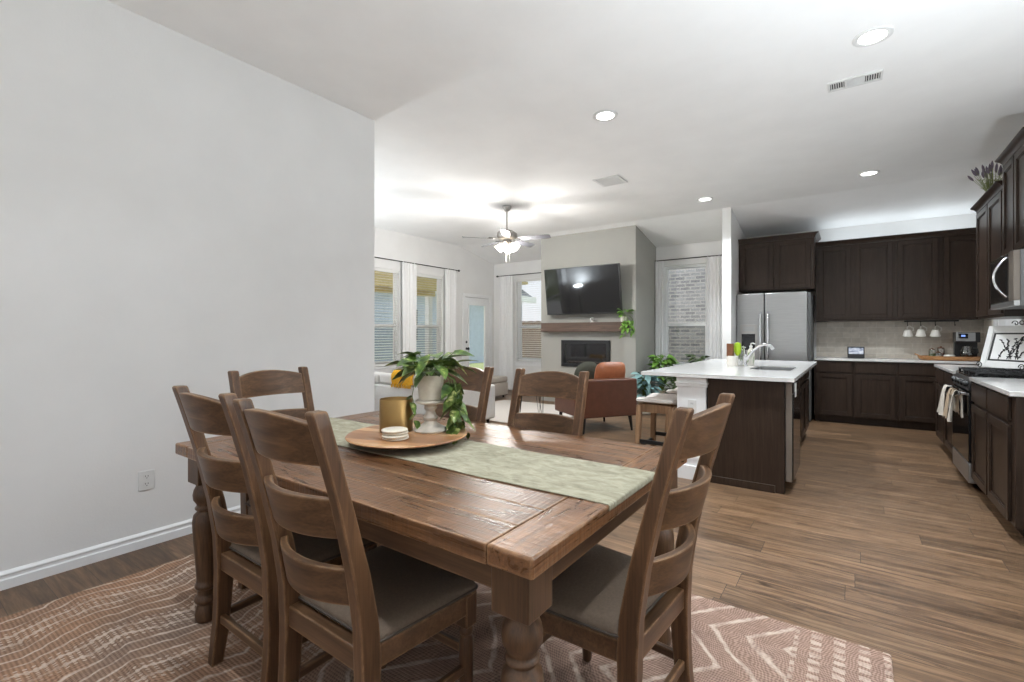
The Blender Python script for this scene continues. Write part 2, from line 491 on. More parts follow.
def runner_mat():
    t = NT('sage_linen_runner')
    a = t.noise(t.obj((3, 60, 10)), 4, 4, 0.7, 0.3)
    b = t.noise(t.obj((220, 220, 10)), 2, 2)
    c = t.noise(t.obj((5, 9, 5)), 3, 4, 0.6, 0.8)
    col = t.ramp(c, [(0.3, srgb(146, 142, 122)), (0.5, srgb(168, 163, 142)), (0.7, srgb(186, 181, 160))])
    t.set(color=t.mix(0.35, col, t.ramp(a, [(0.3, (0.78, 0.78, 0.78)), (0.6, (1.05, 1.05, 1.05))]), 'MULTIPLY'), rough=0.9, spec=0.15)
    t.bump(t.math('ADD', t.math('MULTIPLY', c, 1.0), t.math('MULTIPLY', a, 0.6)), 0.8, 0.008)
    return t.m


M['runner'] = runner_mat()


# ------------------------------------------------------------------ mesh helpers
LOC = {}


class MB:
    def __init__(s):
        s.bm = bmesh.new()

    def box(s, x0, x1, y0, y1, z0, z1, mat=None):
        xs, ys, zs = sorted((x0, x1)), sorted((y0, y1)), sorted((z0, z1))
        vs = [s.bm.verts.new((x, y, z)) for x in xs for y in ys for z in zs]
        for f in ((0, 1, 3, 2), (4, 6, 7, 5), (0, 4, 5, 1), (2, 3, 7, 6), (0, 2, 6, 4), (1, 5, 7, 3)):
            s.bm.faces.new([vs[i] for i in f])
        if mat is not None:
            for v in vs:
                v.co = mat @ v.co
        return s

    def loft(s, rings, closed=True, caps=True, loop=False):
        R_ = [[s.bm.verts.new(p) for p in r] for r in rings]
        n = len(R_[0])
        pairs = list(zip(R_, R_[1:]))
        if loop:
            pairs.append((R_[-1], R_[0]))
        for a, b in pairs:
            for i in range(n if closed else n - 1):
                j = (i + 1) % n
                try:
                    s.bm.faces.new((a[i], a[j], b[j], b[i]))
                except ValueError:
                    pass
        if caps and closed and not loop and n > 2:
            s.bm.faces.new(list(reversed(R_[0])))
            s.bm.faces.new(R_[-1])
        return s

    def lathe(s, prof, seg=24, c=(0, 0, 0), mat=None):
        rings = []
        for r, z in prof:
            ring = []
            for k in range(seg):
                a = 2 * PI * k / seg
                p = Vector((c[0] + max(r, 1e-4) * math.cos(a), c[1] + max(r, 1e-4) * math.sin(a), c[2] + z))
                ring.append(mat @ p if mat is not None else p)
            rings.append(ring)
        return s.loft(rings)

    def tube(s, pts, rad, seg=8, caps=True):
        pts = [Vector(p) for p in pts]
        if not isinstance(rad, (list, tuple)):
            rad = [rad] * len(pts)
        rings = []
        up = Vector((0, 0, 1))
        prev = None
        for i, p in enumerate(pts):
            d = (pts[min(i + 1, len(pts) - 1)] - pts[max(i - 1, 0)]).normalized()
            if prev is None:
                u = d.cross(up)
                if u.length < 1e-3:
                    u = d.cross(Vector((1, 0, 0)))
                u.normalize()
            else:
                u = (prev - d * prev.dot(d)).normalized()
            prev = u
            w = d.cross(u)
            rings.append([p + (u * math.cos(2 * PI * k / seg) + w * math.sin(2 * PI * k / seg)) * rad[i] for k in range(seg)])
        return s.loft(rings, caps=caps)

    def prism(s, poly, axis, a, b):
        """poly in the plane normal to axis, extruded from a to b"""
        def P(u, v, w):
            return ((w, u, v), (u, w, v), (u, v, w))[axis]
        return s.loft([[P(u, v, a) for u, v in poly], [P(u, v, b) for u, v in poly]])

    def build(s, name, mat, parent=None, local=False, bev=0.0, seg=2, smooth=True, kind=None, sub=0, label=None):
        bmesh.ops.recalc_face_normals(s.bm, faces=s.bm.faces[:])
        if parent is not None and not local:
            loc, rz = LOC[parent.name]
            Mi = Matrix.Rotation(-rz, 4, 'Z') @ Matrix.Translation(-Vector(loc))
            s.bm.transform(Mi)
        loc0 = None
        if parent is None:
            xs = [v.co for v in s.bm.verts]
            loc0 = Vector(((min(v.x for v in xs) + max(v.x for v in xs)) / 2, (min(v.y for v in xs) + max(v.y for v in xs)) / 2, min(v.z for v in xs)))
            s.bm.transform(Matrix.Translation(-loc0))
        me = bpy.data.meshes.new(name)
        s.bm.to_mesh(me)
        s.bm.free()
        if smooth:
            me.shade_smooth()
            me.set_sharp_from_angle(angle=R(38))
        o = bpy.data.objects.new(name, me)
        COL.objects.link(o)
        me.materials.append(mat)
        if parent is not None:
            o.parent = parent
            LOC[o.name] = LOC[parent.name]
        else:
            o.location = loc0
            LOC[o.name] = (tuple(loc0), 0)
        if bev:
            b = o.modifiers.new('bevel', 'BEVEL')
            b.width = bev
            b.segments = seg
            b.limit_method = 'ANGLE'
            b.angle_limit = R(40)
        if sub:
            m = o.modifiers.new('subd', 'SUBSURF')
            m.levels = sub
            m.render_levels = sub
        if kind:
            o['kind'] = kind
        if label:
            o['label'] = label
        return o


def thing(name, label, cat, loc=(0, 0, 0), rz=0.0, group=None, kind=None):
    o = bpy.data.objects.new(name, None)
    COL.objects.link(o)
    o.empty_display_size = 0.1
    o.location = loc
    o.rotation_euler = (0, 0, rz)
    if label:
        o['label'] = label
    if cat:
        o['category'] = cat
    if group:
        o['group'] = group
    if kind:
        o['kind'] = kind
    LOC[o.name] = (tuple(loc), rz)
    return o


def tag(o, label, cat, group=None):
    o['label'] = label
    o['category'] = cat
    if group:
        o['group'] = group
    return o


def dup(root, loc, rz=0.0, label=None, group=None):
    r = root.copy()
    COL.objects.link(r)
    r.location = loc
    r.rotation_euler = (0, 0, rz)
    LOC[r.name] = (tuple(loc), rz)
    if label:
        r['label'] = label
    if group:
        r['group'] = group
    for ch in list(root.children):
        c = ch.copy()
        COL.objects.link(c)
        c.parent = r
        LOC[c.name] = LOC[r.name]
        for g in list(ch.children):
            d = g.copy()
            COL.objects.link(d)
            d.parent = c
            LOC[d.name] = LOC[r.name]
    return r


class Face:
    """maps (u along the wall, v out into the room, z) to the world"""
    def __init__(s, side, pos):
        s.side, s.pos = side, pos

    def box(s, mb, u0, u1, v0, v1, z0, z1):
        if s.side == 'N':      # wall on the north, room to the south
            mb.box(u0, u1, s.pos - v0, s.pos - v1, z0, z1)
        elif s.side == 'W':    # wall on the west, room to the east
            mb.box(s.pos + v0, s.pos + v1, u0, u1, z0, z1)
        elif s.side == 'E':
            mb.box(s.pos - v0, s.pos - v1, u0, u1, z0, z1)
        elif s.side == 'S':
            mb.box(u0, u1, s.pos + v0, s.pos + v1, z0, z1)
        return mb

    def p(s, u, v, z):
        return {'N': (u, s.pos - v, z), 'W': (s.pos + v, u, z), 'E': (s.pos - v, u, z), 'S': (u, s.pos + v, z)}[s.side]


def struct(mb, name, mat, **kw):
    return mb.build(name, mat, kind='structure', **kw)


# ------------------------------------------------------------------ room shell
CEIL = 3.12
BREAK_Y, NORTH, LOW = 7.57, 8.75, 2.865
EAST, WEST, DIN, SOUTH = 1.42, -6.75, -3.40, -2.6
DIN_END = 2.70

mb = MB().box(WEST - .14, EAST + .14, SOUTH - .14, NORTH + .14, -.12, 0)
struct(mb, 'floor', M['floor'], smooth=False)
# keep the floor pattern in world units: its object origin sits at the floor's centre
mb = MB().prism([(SOUTH - .14, CEIL), (BREAK_Y, CEIL), (NORTH, LOW), (NORTH + .14, LOW), (NORTH + .14, CEIL + .2), (SOUTH - .14, CEIL + .2)], 0, WEST - .14, EAST + .14)
struct(mb, 'ceiling', M['ceil'], smooth=False)


def wall(name, face, u0, u1, z0, z1, openings=(), th=.14, mat=None):
    mb = MB()
    cur = u0
    for a, b, c, d in sorted(openings):
        if a > cur:
            face.box(mb, cur, a, 0, -th, z0, z1)
        if c > z0:
            face.box(mb, a, b, 0, -th, z0, c)
        if d < z1:
            face.box(mb, a, b, 0, -th, d, z1)
        cur = b
    face.box(mb, cur, u1, 0, -th, z0, z1)
    return struct(mb, name, mat or M['wall'], smooth=False)


FW, FN, FE, FS = Face('W', WEST), Face('N', NORTH), Face('E', EAST), Face('S', SOUTH)
W1, W2, WD = (5.07, 5.93, .68, 2.42), (6.22, 7.06, .68, 2.42), (7.72, 8.58, 0.0, 2.06)
W5 = (3.0, 4.5, .2, 2.5)
W3, W4 = (-6.12, -5.26, .66, 2.48), (-2.84, -2.05, .66, 2.50)
wall('wall_west', FW, DIN_END - .14, NORTH, 0, CEIL, [W5, W1, W2, WD])
wall('wall_north', FN, WEST - .14, EAST + .14, 0, CEIL, [W3, W4])
wall('wall_east', FE, SOUTH, NORTH, 0, CEIL, [(-2.3, -1.1, .05, 2.7)])
wall('wall_south', FS, DIN - .14, EAST + .14, 0, CEIL, [(-3.25, -1.05, .05, 2.75), (-.95, 1.25, .05, 2.75)])
wall('wall_dining', Face('W', DIN), SOUTH, DIN_END, 0, CEIL)
mb = MB().box(WEST, DIN - .14, DIN_END - .14, DIN_END, 0, CEIL)
struct(mb, 'wall_living_south', M['wall'], smooth=False)
# stub wall beside the refrigerator
mb = MB().box(-1.575, -1.455, BREAK_Y + .0, NORTH, 0, CEIL - .0)
struct(mb, 'wall_refrigerator_side', M['wall'], smooth=False)
# tile on the kitchen wall
mb = MB().box(-.46, EAST, NORTH - .012, NORTH, .90, 1.47)
struct(mb, 'wall_backsplash', M['tile'], smooth=False)
mb = MB().box(EAST - .012, EAST, 8.32, NORTH - .012, .90, 1.47)
struct(mb, 'wall_backsplash_return', M['tile'], smooth=False)

# baseboards with a stepped profile
BBP = [(0, 0), (.016, 0), (.016, .046), (.010, .052), (.010, .064), (.014, .069), (.014, .075), (.005, .086), (0, .088)]


def baseboard(name, face, u0, u1):
    rings = [[face.p(u, v, z) for v, z in BBP] for u in (u0, u1)]
    struct(MB().loft(rings), name, M['trim'], smooth=False)


baseboard('baseboard_dining', Face('W', DIN), SOUTH, DIN_END)
baseboard('baseboard_west', FW, DIN_END, 7.63)
baseboard('baseboard_north', FN, WEST, -4.83)
baseboard('baseboard_north_window', FN, -2.96, -1.575)
baseboard('baseboard_stub', Face('S', BREAK_Y - .0), -1.575, -1.455) if False else None


def window(idx, face, op, screen=True):
    a, b, c, d = op
    w = thing('window_%d' % idx, None, None, face.p((a + b) / 2, -.07, c), 0, kind='structure')
    fr = MB()
    for u0, u1, z0, z1 in ((a, a + .04, c, d), (b - .04, b, c, d), (a + .04, b - .04, c, c + .045), (a + .04, b - .04, d - .045, d)):
        face.box(fr, u0, u1, -.13, -.07, z0, z1)
    mid = c + (d - c) * .42
    face.box(fr, a + .04, b - .04, -.125, -.08, mid - .03, mid + .03)
    for u0, u1, z0, z1 in ((a + .04, a + .07, c + .045, mid - .03), (b - .07, b - .04, c + .045, mid - .03), (a + .07, b - .07, c + .045, c + .08),
                           (a + .04, a + .062, mid + .03, d - .045), (b - .062, b - .04, mid + .03, d - .045)):
        face.box(fr, u0, u1, -.12, -.085, z0, z1)
    fr.build('window_frame', M['trim'], w, bev=.003)
    g = MB()
    face.box(g, a + .04, b - .04, -.108, -.104, mid, d - .04)
    g.build('upper_pane', M['glass'], w, smooth=False)
    g = MB()
    face.box(g, a + .04, b - .04, -.104, -.100, c + .04, mid)
    g.build('lower_pane', M['screen'] if screen else M['glass'], w, smooth=False)
    s_ = MB()
    face.box(s_, a - .05, b + .05, -.07, .035, c - .028, c)
    face.box(s_, a - .03, b + .03, 0, .014, c - .10, c - .028)
    s_.build('window_sill', M['trim'], w, bev=.004)
    return w


window(1, FW, W1)
window(2, FW, W2)
window(3, FN, W3, False)
window(4, FN, W4)
window(5, FS, (-3.25, -1.05, .05, 2.75), False)  # this and the next two: unseen glazing added for fill daylight
window(6, FS, (-.95, 1.25, .05, 2.75), False)
window(7, FE, (-2.3, -1.1, .05, 2.7), False)
window(8, FW, W5, False)  # unseen window added to brighten the living room


def blind(face, op, label, z_to):
    a, b, c, d = op
    t_ = thing('window_blind', label, 'blind', face.p((a + b) / 2, -.04, z_to), 0, 'white slatted window blinds')
    h = MB()
    face.box(h, a + .01, b - .01, -.068, -.008, d - .055, d - .002)
    h.build('head_rail', M['blind'], t_, bev=.003)
    sl = MB()
    z = d - .085
    while z > z_to + .04:
        f0, f1 = (-.064, -.014)
        pts = []
        rings = []
        for u in (a + .014, b - .014):
            rings.append([face.p(u, f0, z + .004), face.p(u, (f0 + f1) / 2, z + .003), face.p(u, f1, z - .004), face.p(u, f1, z - .0062), face.p(u, (f0 + f1) / 2, z + .0008), face.p(u, f0, z + .0018)])
        sl.loft(rings)
        z -= .046
    sl.build('slats', M['blind'], t_)
    br = MB()
    face.box(br, a + .012, b - .012, -.062, -.016, z_to + .002, z_to + .02)
    br.build('bottom_rail', M['blind'], t_, bev=.003)
    cd = MB()
    for u in (a + .14, b - .14):
        cd.tube([face.p(u, -.012, d - .06), face.p(u, -.012, z_to + .02)], .0012, 5)
    cd.build('lift_cord', M['blind'], t_)


blind(FW, W1, 'white slatted blind in the living room window beside the long white wall', .685)
blind(FW, W2, 'white slatted blind in the window next to the glazed patio door', .685)
blind(FN, W3, 'white slatted blind in the window left of the fireplace', .665)


def rod(face, u0, u1, z, label):
    t_ = thing('curtain_rod', label, 'curtain rod', face.p((u0 + u1) / 2, .07, z), 0, 'black curtain rods')
    MB().tube([face.p(u0, .07, z), face.p(u1, .07, z)], .009, 8).build('pole', M['black_metal'], t_)
    for u, s in ((u0, -1), (u1, 1)):
        m = MB()
        m.tube([face.p(u + s * f, .07, z) for f in (0, .004, .012, .03, .045, .05)], [.01, .016, .02, .022, .014, .004], 10)
        m.build('finial', M['black_metal'], t_)
    for u in (u0 + .05, u1 - .05):
        m = MB()
        m.tube([face.p(u, .002, z - .02), face.p(u, .012, z - .02)], .022, 10)
        m.tube([face.p(u, .006, z - .02), face.p(u, .04, z - .024), face.p(u, .07, z - .012)], .006, 6)
        m.build('bracket', M['black_metal'], t_)


def curtain(face, u0, u1, z, label, pleats, amp=.024, seed=0):
    rnd = random.Random(seed)
    n = pleats * 10
    phs = rnd.random() * 6
    rings = []
    zs = [0.02 + (z - .02 + .02) * k / 10 for k in range(11)]
    for zz in zs:
        f = (zz - .02) / (z - .02)
        outer, inner = [], []
        for i in range(n + 1):
            tt = i / n
            uu = u0 + (u1 - u0) * tt
            am = amp * (1.0 - .25 * f) * (0.75 + .35 * math.sin(tt * 9 + phs))
            v = .07 + am * math.sin(tt * pleats * 2 * PI + .5 * math.sin(3 * f + phs + tt * 4)) * (0.35 if f > .985 else 1)
            outer.append(face.p(uu, v + .0025, zz))
            inner.append(face.p(uu, v - .0025, zz))
        rings.append(outer + inner[::-1])
    tag(MB().loft(rings).build('curtain', M['curtain']), label, 'curtain', 'white curtain panels')


rod(FW, 4.70, 7.44, 2.58, 'long black curtain rod above the two side windows')
curtain(FW, 5.93, 6.27, 2.565, 'white curtain hanging between the two side windows', 5, seed=1)
curtain(FW, 7.04, 7.38, 2.565, 'white curtain between the side window and the patio door', 5, seed=2)
curtain(FW, 4.74, 5.0, 2.565, 'white curtain at the window end next to the long dining wall', 4, seed=3)
rod(FN, -6.58, -4.90, 2.575, 'black curtain rod above the window left of the fireplace')
curtain(FN, -6.54, -6.16, 2.56, 'white curtain in the corner beside the patio door', 6, seed=4)
curtain(FN, -5.22, -4.94, 2.56, 'white curtain against the left side of the fireplace', 4, seed=5)
rod(FN, -3.02, -1.66, 2.60, 'black curtain rod above the brick view window')
curtain(FN, -3.0, -2.80, 2.585, 'white curtain between the fireplace and the brick view window', 4, seed=6)
curtain(FN, -2.06, -1.68, 2.585, 'white curtain between the brick view window and the refrigerator wall', 6, seed=7)

# glazed patio door in the west wall
dr = thing('door_1', None, None, (WEST, 8.15, 0), 0, kind='structure')
m = MB()
a, b, c, d = WD
for u0, u1, z0, z1 in ((a - .075, a, 0, d + .075), (b, b + .075, 0, d + .075), (a, b, d, d + .075)):
    FW.box(m, u0, u1, 0, .018, z0, z1)
m.build('casing', M['trim'], dr, bev=.004)
m = MB()
for u0, u1, z0, z1 in ((a, a + .15, .01, d - .005), (b - .15, b, .01, d - .005), (a + .15, b - .15, .01, .26), (a + .15, b - .15, d - .16, d - .005)):
    FW.box(m, u0, u1, -.05, -.01, z0, z1)
for u0, u1, z0, z1 in ((a + .13, a + .16, .24, d - .14), (b - .16, b - .13, .24, d - .14), (a + .16, b - .16, .24, .27), (a + .16, b - .16, d - .17, d - .14)):
    FW.box(m, u0, u1, -.01, .002, z0, z1)
m.build('leaf', M['trim'], dr, bev=.003)
m = MB()
FW.box(m, a + .15, b - .15, -.034, -.028, .26, d - .16)
m.build('pane', M['glass'], dr, smooth=False)
m = MB()
m.lathe([(.026, 0), (.026, .006), (.012, .01), (.012, .04), (.026, .046), (.03, .06), (.022, .074), (0, .078)], 14, mat=Matrix.Translation(FW.p(a + .07, -.012, .95)) @ Matrix.Rotation(R(90), 4, 'Y'))
m.lathe([(.026, 0), (.026, .008), (.02, .014), (0, .016)], 14, mat=Matrix.Translation(FW.p(a + .07, -.012, 1.09)) @ Matrix.Rotation(R(90), 4, 'Y'))
m.build('door_handle', M['black_metal'], dr)

# panelled pantry door in the east wall, past the end of the cabinet run
dr2 = thing('door_2', None, None, (EAST, 7.72, 0), 0, kind='structure')
m = MB()
for u0, u1, z0, z1 in ((7.30, 7.37, 0, 2.14), (8.10, 8.17, 0, 2.14), (7.37, 8.10, 2.07, 2.14)):
    FE.box(m, u0, u1, 0, .018, z0, z1)
m.build('casing', M['trim'], dr2, bev=.004)
m = MB()
FE.box(m, 7.37, 8.10, 0, .006, .01, 2.07)
for u0, u1 in ((7.37, 7.47), (7.685, 7.785), (8.0, 8.10)):
    FE.box(m, u0, u1, .006, .012, .01, 2.07)
for z0, z1 in ((.01, .24), (.90, 1.02), (1.94, 2.07)):
    FE.box(m, 7.37, 8.10, .006, .0119, z0, z1)
m.build('leaf', M['trim'], dr2, bev=.002)
m = MB()
m.lathe([(.026, 0), (.026, .006), (.012, .01), (.012, .04), (.026, .046), (.03, .06), (.022, .074), (0, .078)], 14, mat=Matrix.Translation(FE.p(8.04, .012, .95)) @ Matrix.Rotation(R(-90), 4, 'Y'))
m.build('door_handle', M['fan_metal'], dr2)

# ------------------------------------------------------------------ ceiling fittings
def can(x, y, label, group='round recessed ceiling lights', power=None):
    t_ = thing('recessed_ceiling_light', label, 'ceiling light', (x, y, CEIL - .012), 0, group)
    m = MB()
    m.lathe([(.074, .012), (.105, .012), (.104, .004), (.096, 0), (.084, .001), (.074, .006), (.074, .012)], 32)
    m.build('trim_ring', M['white_plastic'], t_, local=True)
    m = MB().lathe([(0, .005), (.074, .005), (.074, .010), (0, .010)], 32)
    m.build('lens', M['led'], t_, local=True)
    ld = bpy.data.lights.new('can_lamp', 'AREA')
    ld.shape = 'DISK'
    ld.size = .15
    ld.energy = power or CAN_POWER
    ld.color = (.88, .95, 1.0)
    ld.spread = R(118)
    lo = bpy.data.objects.new('can_lamp', ld)
    COL.objects.link(lo)
    lo.location = (0, 0, -.006)
    lo.parent = t_
    return t_


can(.10, 3.75, 'round lit recessed ceiling light next to the long slotted vent')
can(-1.72, 3.78, 'round lit recessed ceiling light between the long vent and the small square vent')
can(.15, 6.90, 'round lit recessed ceiling light above the range and back cabinets')
can(-1.66, 6.91, 'round lit recessed ceiling light in front of the refrigerator wall')
for x_, y_ in ((-1.72, .65), (.10, .65)):
    can(x_, y_, 'round recessed ceiling light over the dining end', 'recessed ceiling lights over the dining end', 10.0)

v1 = thing('ceiling_vent', 'long white ceiling vent with three slotted sections', 'vent', (.01, 4.33, CEIL - .012))
m = MB()
for x0, x1, y0, y1 in ((-.165, .165, -.08, -.055), (-.165, .165, .055, .08), (-.165, -.15, -.055, .055), (.15, .165, -.055, .055), (-.062, -.046, -.055, .055), (.046, .062, -.055, .055)):
    m.box(x0, x1, y0, y1, 0, .012)
m.build('frame', M['white_plastic'], v1, local=True, bev=.002)
m = MB()
for k in range(6):
    for s_ in (-1, 1):
        xx = s_ * (.07 + .0145 * k)
        m.box(xx - .003, xx + .003, -.055, .055, .002, .011)
for k in range(9):
    yy = -.048 + .012 * k
    m.box(-.046, .046, yy - .003, yy + .003, .002, .011)
m.build('louvers', M['white_plastic'], v1, local=True)
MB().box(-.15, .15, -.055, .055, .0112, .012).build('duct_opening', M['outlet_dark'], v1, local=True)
v2 = thing('ceiling_vent', 'small square white ceiling vent nearer the ceiling fan', 'vent', (-2.40, 5.42, CEIL - .012))
m = MB()
for x0, x1, y0, y1 in ((-.16, .16, -.16, -.125), (-.16, .16, .125, .16), (-.16, -.125, -.125, .125), (.125, .16, -.125, .125)):
    m.box(x0, x1, y0, y1, 0, .012)
m.build('frame', M['white_plastic'], v2, local=True, bev=.002)
m = MB()
for k in range(10):
    yy = -.115 + .0255 * k
    m.box(-.125, .125, yy - .009, yy + .009, .004, .010)
m.build('louvers', M['white_plastic'], v2, local=True)
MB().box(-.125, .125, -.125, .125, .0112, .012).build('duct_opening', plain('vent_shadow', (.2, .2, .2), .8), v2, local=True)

# fill lights added to lift the ceilings: unseen floor uplights and cabinet-top strips
FILL_STRIP_POWER = 1.25


def fill_uplight(parent, loc, sx, sy, power, col=(.84, .93, 1.0)):
    ld = bpy.data.lights.new('fill_area_light', 'AREA')
    ld.shape = 'RECTANGLE'
    ld.size, ld.size_y = sx, sy
    ld.energy = power
    ld.color = col
    lo = bpy.data.objects.new('fill_area_light', ld)
    COL.objects.link(lo)
    lo.location = loc
    lo.rotation_euler = (PI, 0, 0)
    lo.parent = parent


def fill_lamp(x, y, power, label, h=1.15):
    t_ = thing('unseen_fill_lamp', label, 'fill lamp', (x, y, 0), 0, 'unseen lamps added as fill light')
    MB().lathe([(0, 0), (.14, 0), (.14, .015), (.03, .03), (0, .03)], 28).build('base', M['black_metal'], t_, local=True)
    MB().tube([(0, 0, .028), (0, 0, h - .07)], .014, 12).build('pole', M['black_metal'], t_, local=True)
    MB().lathe([(.02, h - .09), (.08, h - .07), (.17, h + .01), (.175, h + .01), (.165, h + .01), (.07, h - .055), (0, h - .06)], 32).build('bowl_shade', M['white_plastic'], t_, local=True)
    fill_uplight(t_, (0, 0, h), .2, .2, power)


fill_lamp(.95, -1.0, 2, 'unseen fill lamp added by the glazed side wall')
fill_lamp(-1.0, -1.9, 2, 'unseen fill lamp added between the two back windows')
fill_lamp(1.12, 1.8, 86, 'unseen fill lamp added just before the kitchen cabinets', 1.15)
fill_lamp(-6.3, 2.95, 48, 'unseen fill lamp added in the living room corner', 1.35)

# ceiling fan
fx, fy = -4.10, 5.62
fan = thing('ceiling_fan', 'grey five-blade ceiling fan with lit frosted glass shades', 'ceiling fan', (fx, fy, CEIL))
MB().lathe([(0, 0), (.065, 0), (.066, -.02), (.05, -.05), (.03, -.075), (.014, -.08)], 20).build('canopy', M['fan_metal'], fan, local=True)
MB().lathe([(.0125, -.07), (.0125, -.36)], 12).build('downrod', M['fan_metal'], fan, local=True)
MB().lathe([(.02, -.34), (.05, -.35), (.10, -.365), (.145, -.40), (.15, -.44), (.13, -.475), (.07, -.50), (.03, -.505)], 28).build('motor_housing', M['fan_metal'], fan, local=True)
MB().lathe([(.03, -.50), (.07, -.51), (.075, -.545), (.05, -.57), (0, -.575)], 20).build('light_fitter', M['fan_metal'], fan, local=True)
for k in range(5):
    a = R(35.5 - 20 + 72 * k)
    rot = Matrix.Rotation(a, 4, 'Z')
    m = MB()
    m.loft([[rot @ Vector(p) for p in ((r, -w_, -.482 + .014), (r, w_, -.482 - .014), (r, w_, -.488 - .014), (r, -w_, -.488 + .014))] for r, w_ in ((.20, .05), (.28, .058), (.45, .064), (.58, .066), (.635, .058), (.655, .036))])
    bl = m.build('blade', M['fan_blade'], fan, local=True, bev=.002)
    m = MB()
    m.loft([[rot @ Vector(p) for p in ((r, -w_, -.47), (r, w_, -.47), (r, w_, -.478), (r, -w_, -.478))] for r, w_ in ((.12, .018), (.19, .022), (.24, .04), (.27, .03))])
    m.build('blade_bracket', M['fan_metal'], bl, local=True)
for k in range(4):
    a = R(20 + 90 * k)
    rot = Matrix.Rotation(a, 4, 'Z') @ Matrix.Translation((.07, 0, -.545)) @ Matrix.Rotation(R(-42), 4, 'Y')
    m = MB().lathe([(.02, 0), (.03, -.012), (.038, -.04), (.05, -.075), (.068, -.105), (.065, -.105), (.047, -.075), (.034, -.04), (.02, -.012)], 18, mat=rot)
    m.build('lamp_shade', M['lamp_glass'], fan, local=True)
for k in (-1, 1):
    MB().tube([(.03 * k, .02, -.57), (.03 * k, .02, -.80)], .0015, 5).build('pull_chain', M['fan_metal'], fan, local=True)
for k in range(4):
    a = R(20 + 90 * k)
    ld = bpy.data.lights.new('fan_lamp', 'POINT')
    ld.energy = 25
    ld.shadow_soft_size = .05
    ld.color = (1, .97, .93)
    lo = bpy.data.objects.new('fan_lamp', ld)
    COL.objects.link(lo)
    lo.location = (.16 * math.cos(a), .16 * math.sin(a), -.69)
    lo.parent = fan

# ------------------------------------------------------------------ fireplace wall
CX0, CX1, CY = -4.83, -2.965, 7.73
m = MB().prism([(CY, 0), (CY, CEIL - (CY - BREAK_Y) * (CEIL - LOW) / (NORTH - BREAK_Y)), (NORTH, LOW), (NORTH, 0)], 0, CX0, CX1)
struct(m, 'wall_fireplace', M['grey_wall'], smooth=False)
FC = Face('N', CY)
m = MB().box(-4.73, -3.07, CY - .17, CY, 1.30, 1.465)
tag(m.build('mantel_shelf', M['mantel'], bev=.005), 'chunky dark wood mantel beam under the television', 'mantel')
fp = thing('electric_fireplace', 'black framed linear fireplace set in the grey wall', 'fireplace', (-3.90, CY, .68))
m = MB()
for x0, x1, z0, z1 in ((-4.38, -4.31, .67, 1.15), (-3.49, -3.42, .67, 1.15), (-4.31, -3.49, .67, .73), (-4.31, -3.49, 1.08, 1.15)):
    m.box(x0, x1, CY - .03, CY, z0, z1)
m.build('frame', M['black_metal'], fp, bev=.003)
MB().box(-4.31, -3.49, CY - .014, CY - .004, .73, 1.08).build('glass_front', M['firebox'], fp)
m = MB()
for k in range(9):
    m.tube([(-4.25 + .085 * k, CY - .0145, .75), (-4.21 + .085 * k, CY - .018, .765), (-4.15 + .085 * k, CY - .0145, .752)], .012, 6)
m.build('ember_logs', plain('charred_log', (.05, .04, .035), .9), fp)

# television on a tilting mount
tvc = Vector((-3.86, 7.50, 2.02))
tv = thing('television', 'large black flat television tilted forward above the mantel', 'television', tuple(tvc))
tm = Matrix.Translation(tvc) @ Matrix.Rotation(R(8), 4, 'X')
m = MB().box(-.725, .725, -.012, .03, -.415, .415, tm)
m.build('housing', M['black_plastic'], tv, bev=.004)
MB().box(-.712, .712, -.0145, -.012, -.397, .405, tm).build('screen', M['black_gloss'], tv, smooth=False)
m = MB().box(-.22, .22, .03, .06, -.16, .16, tm)
m.box(tvc.x - .05, tvc.x + .05, tvc.y + .05, CY, tvc.z - .05, tvc.z + .05)
m.box(tvc.x - .16, tvc.x + .16, CY - .02, CY, tvc.z - .12, tvc.z + .12)
m.build('wall_mount', M['black_metal'], tv)

cm = thing('mantel_camera', 'small white round camera on the mantel under the television', 'camera', (-3.72, 7.63, 1.465))
MB().lathe([(.03, 0), (.032, .008), (.012, .014), (.010, .03)], 16).build('base', M['white_plastic'], cm, local=True)
MB().lathe([(.006, .026), (.026, .034), (.034, .056), (.028, .080), (.0, .09)], 16).build('head', M['white_plastic'], cm, local=True)
MB().lathe([(.0, -.001), (.016, 0), (.014, .005), (0, .007)], 14, mat=Matrix.Translation((.008, -.031, .058)) @ Matrix.Rotation(R(90), 4, 'X')).build('lens', M['black_gloss'], cm, local=True)


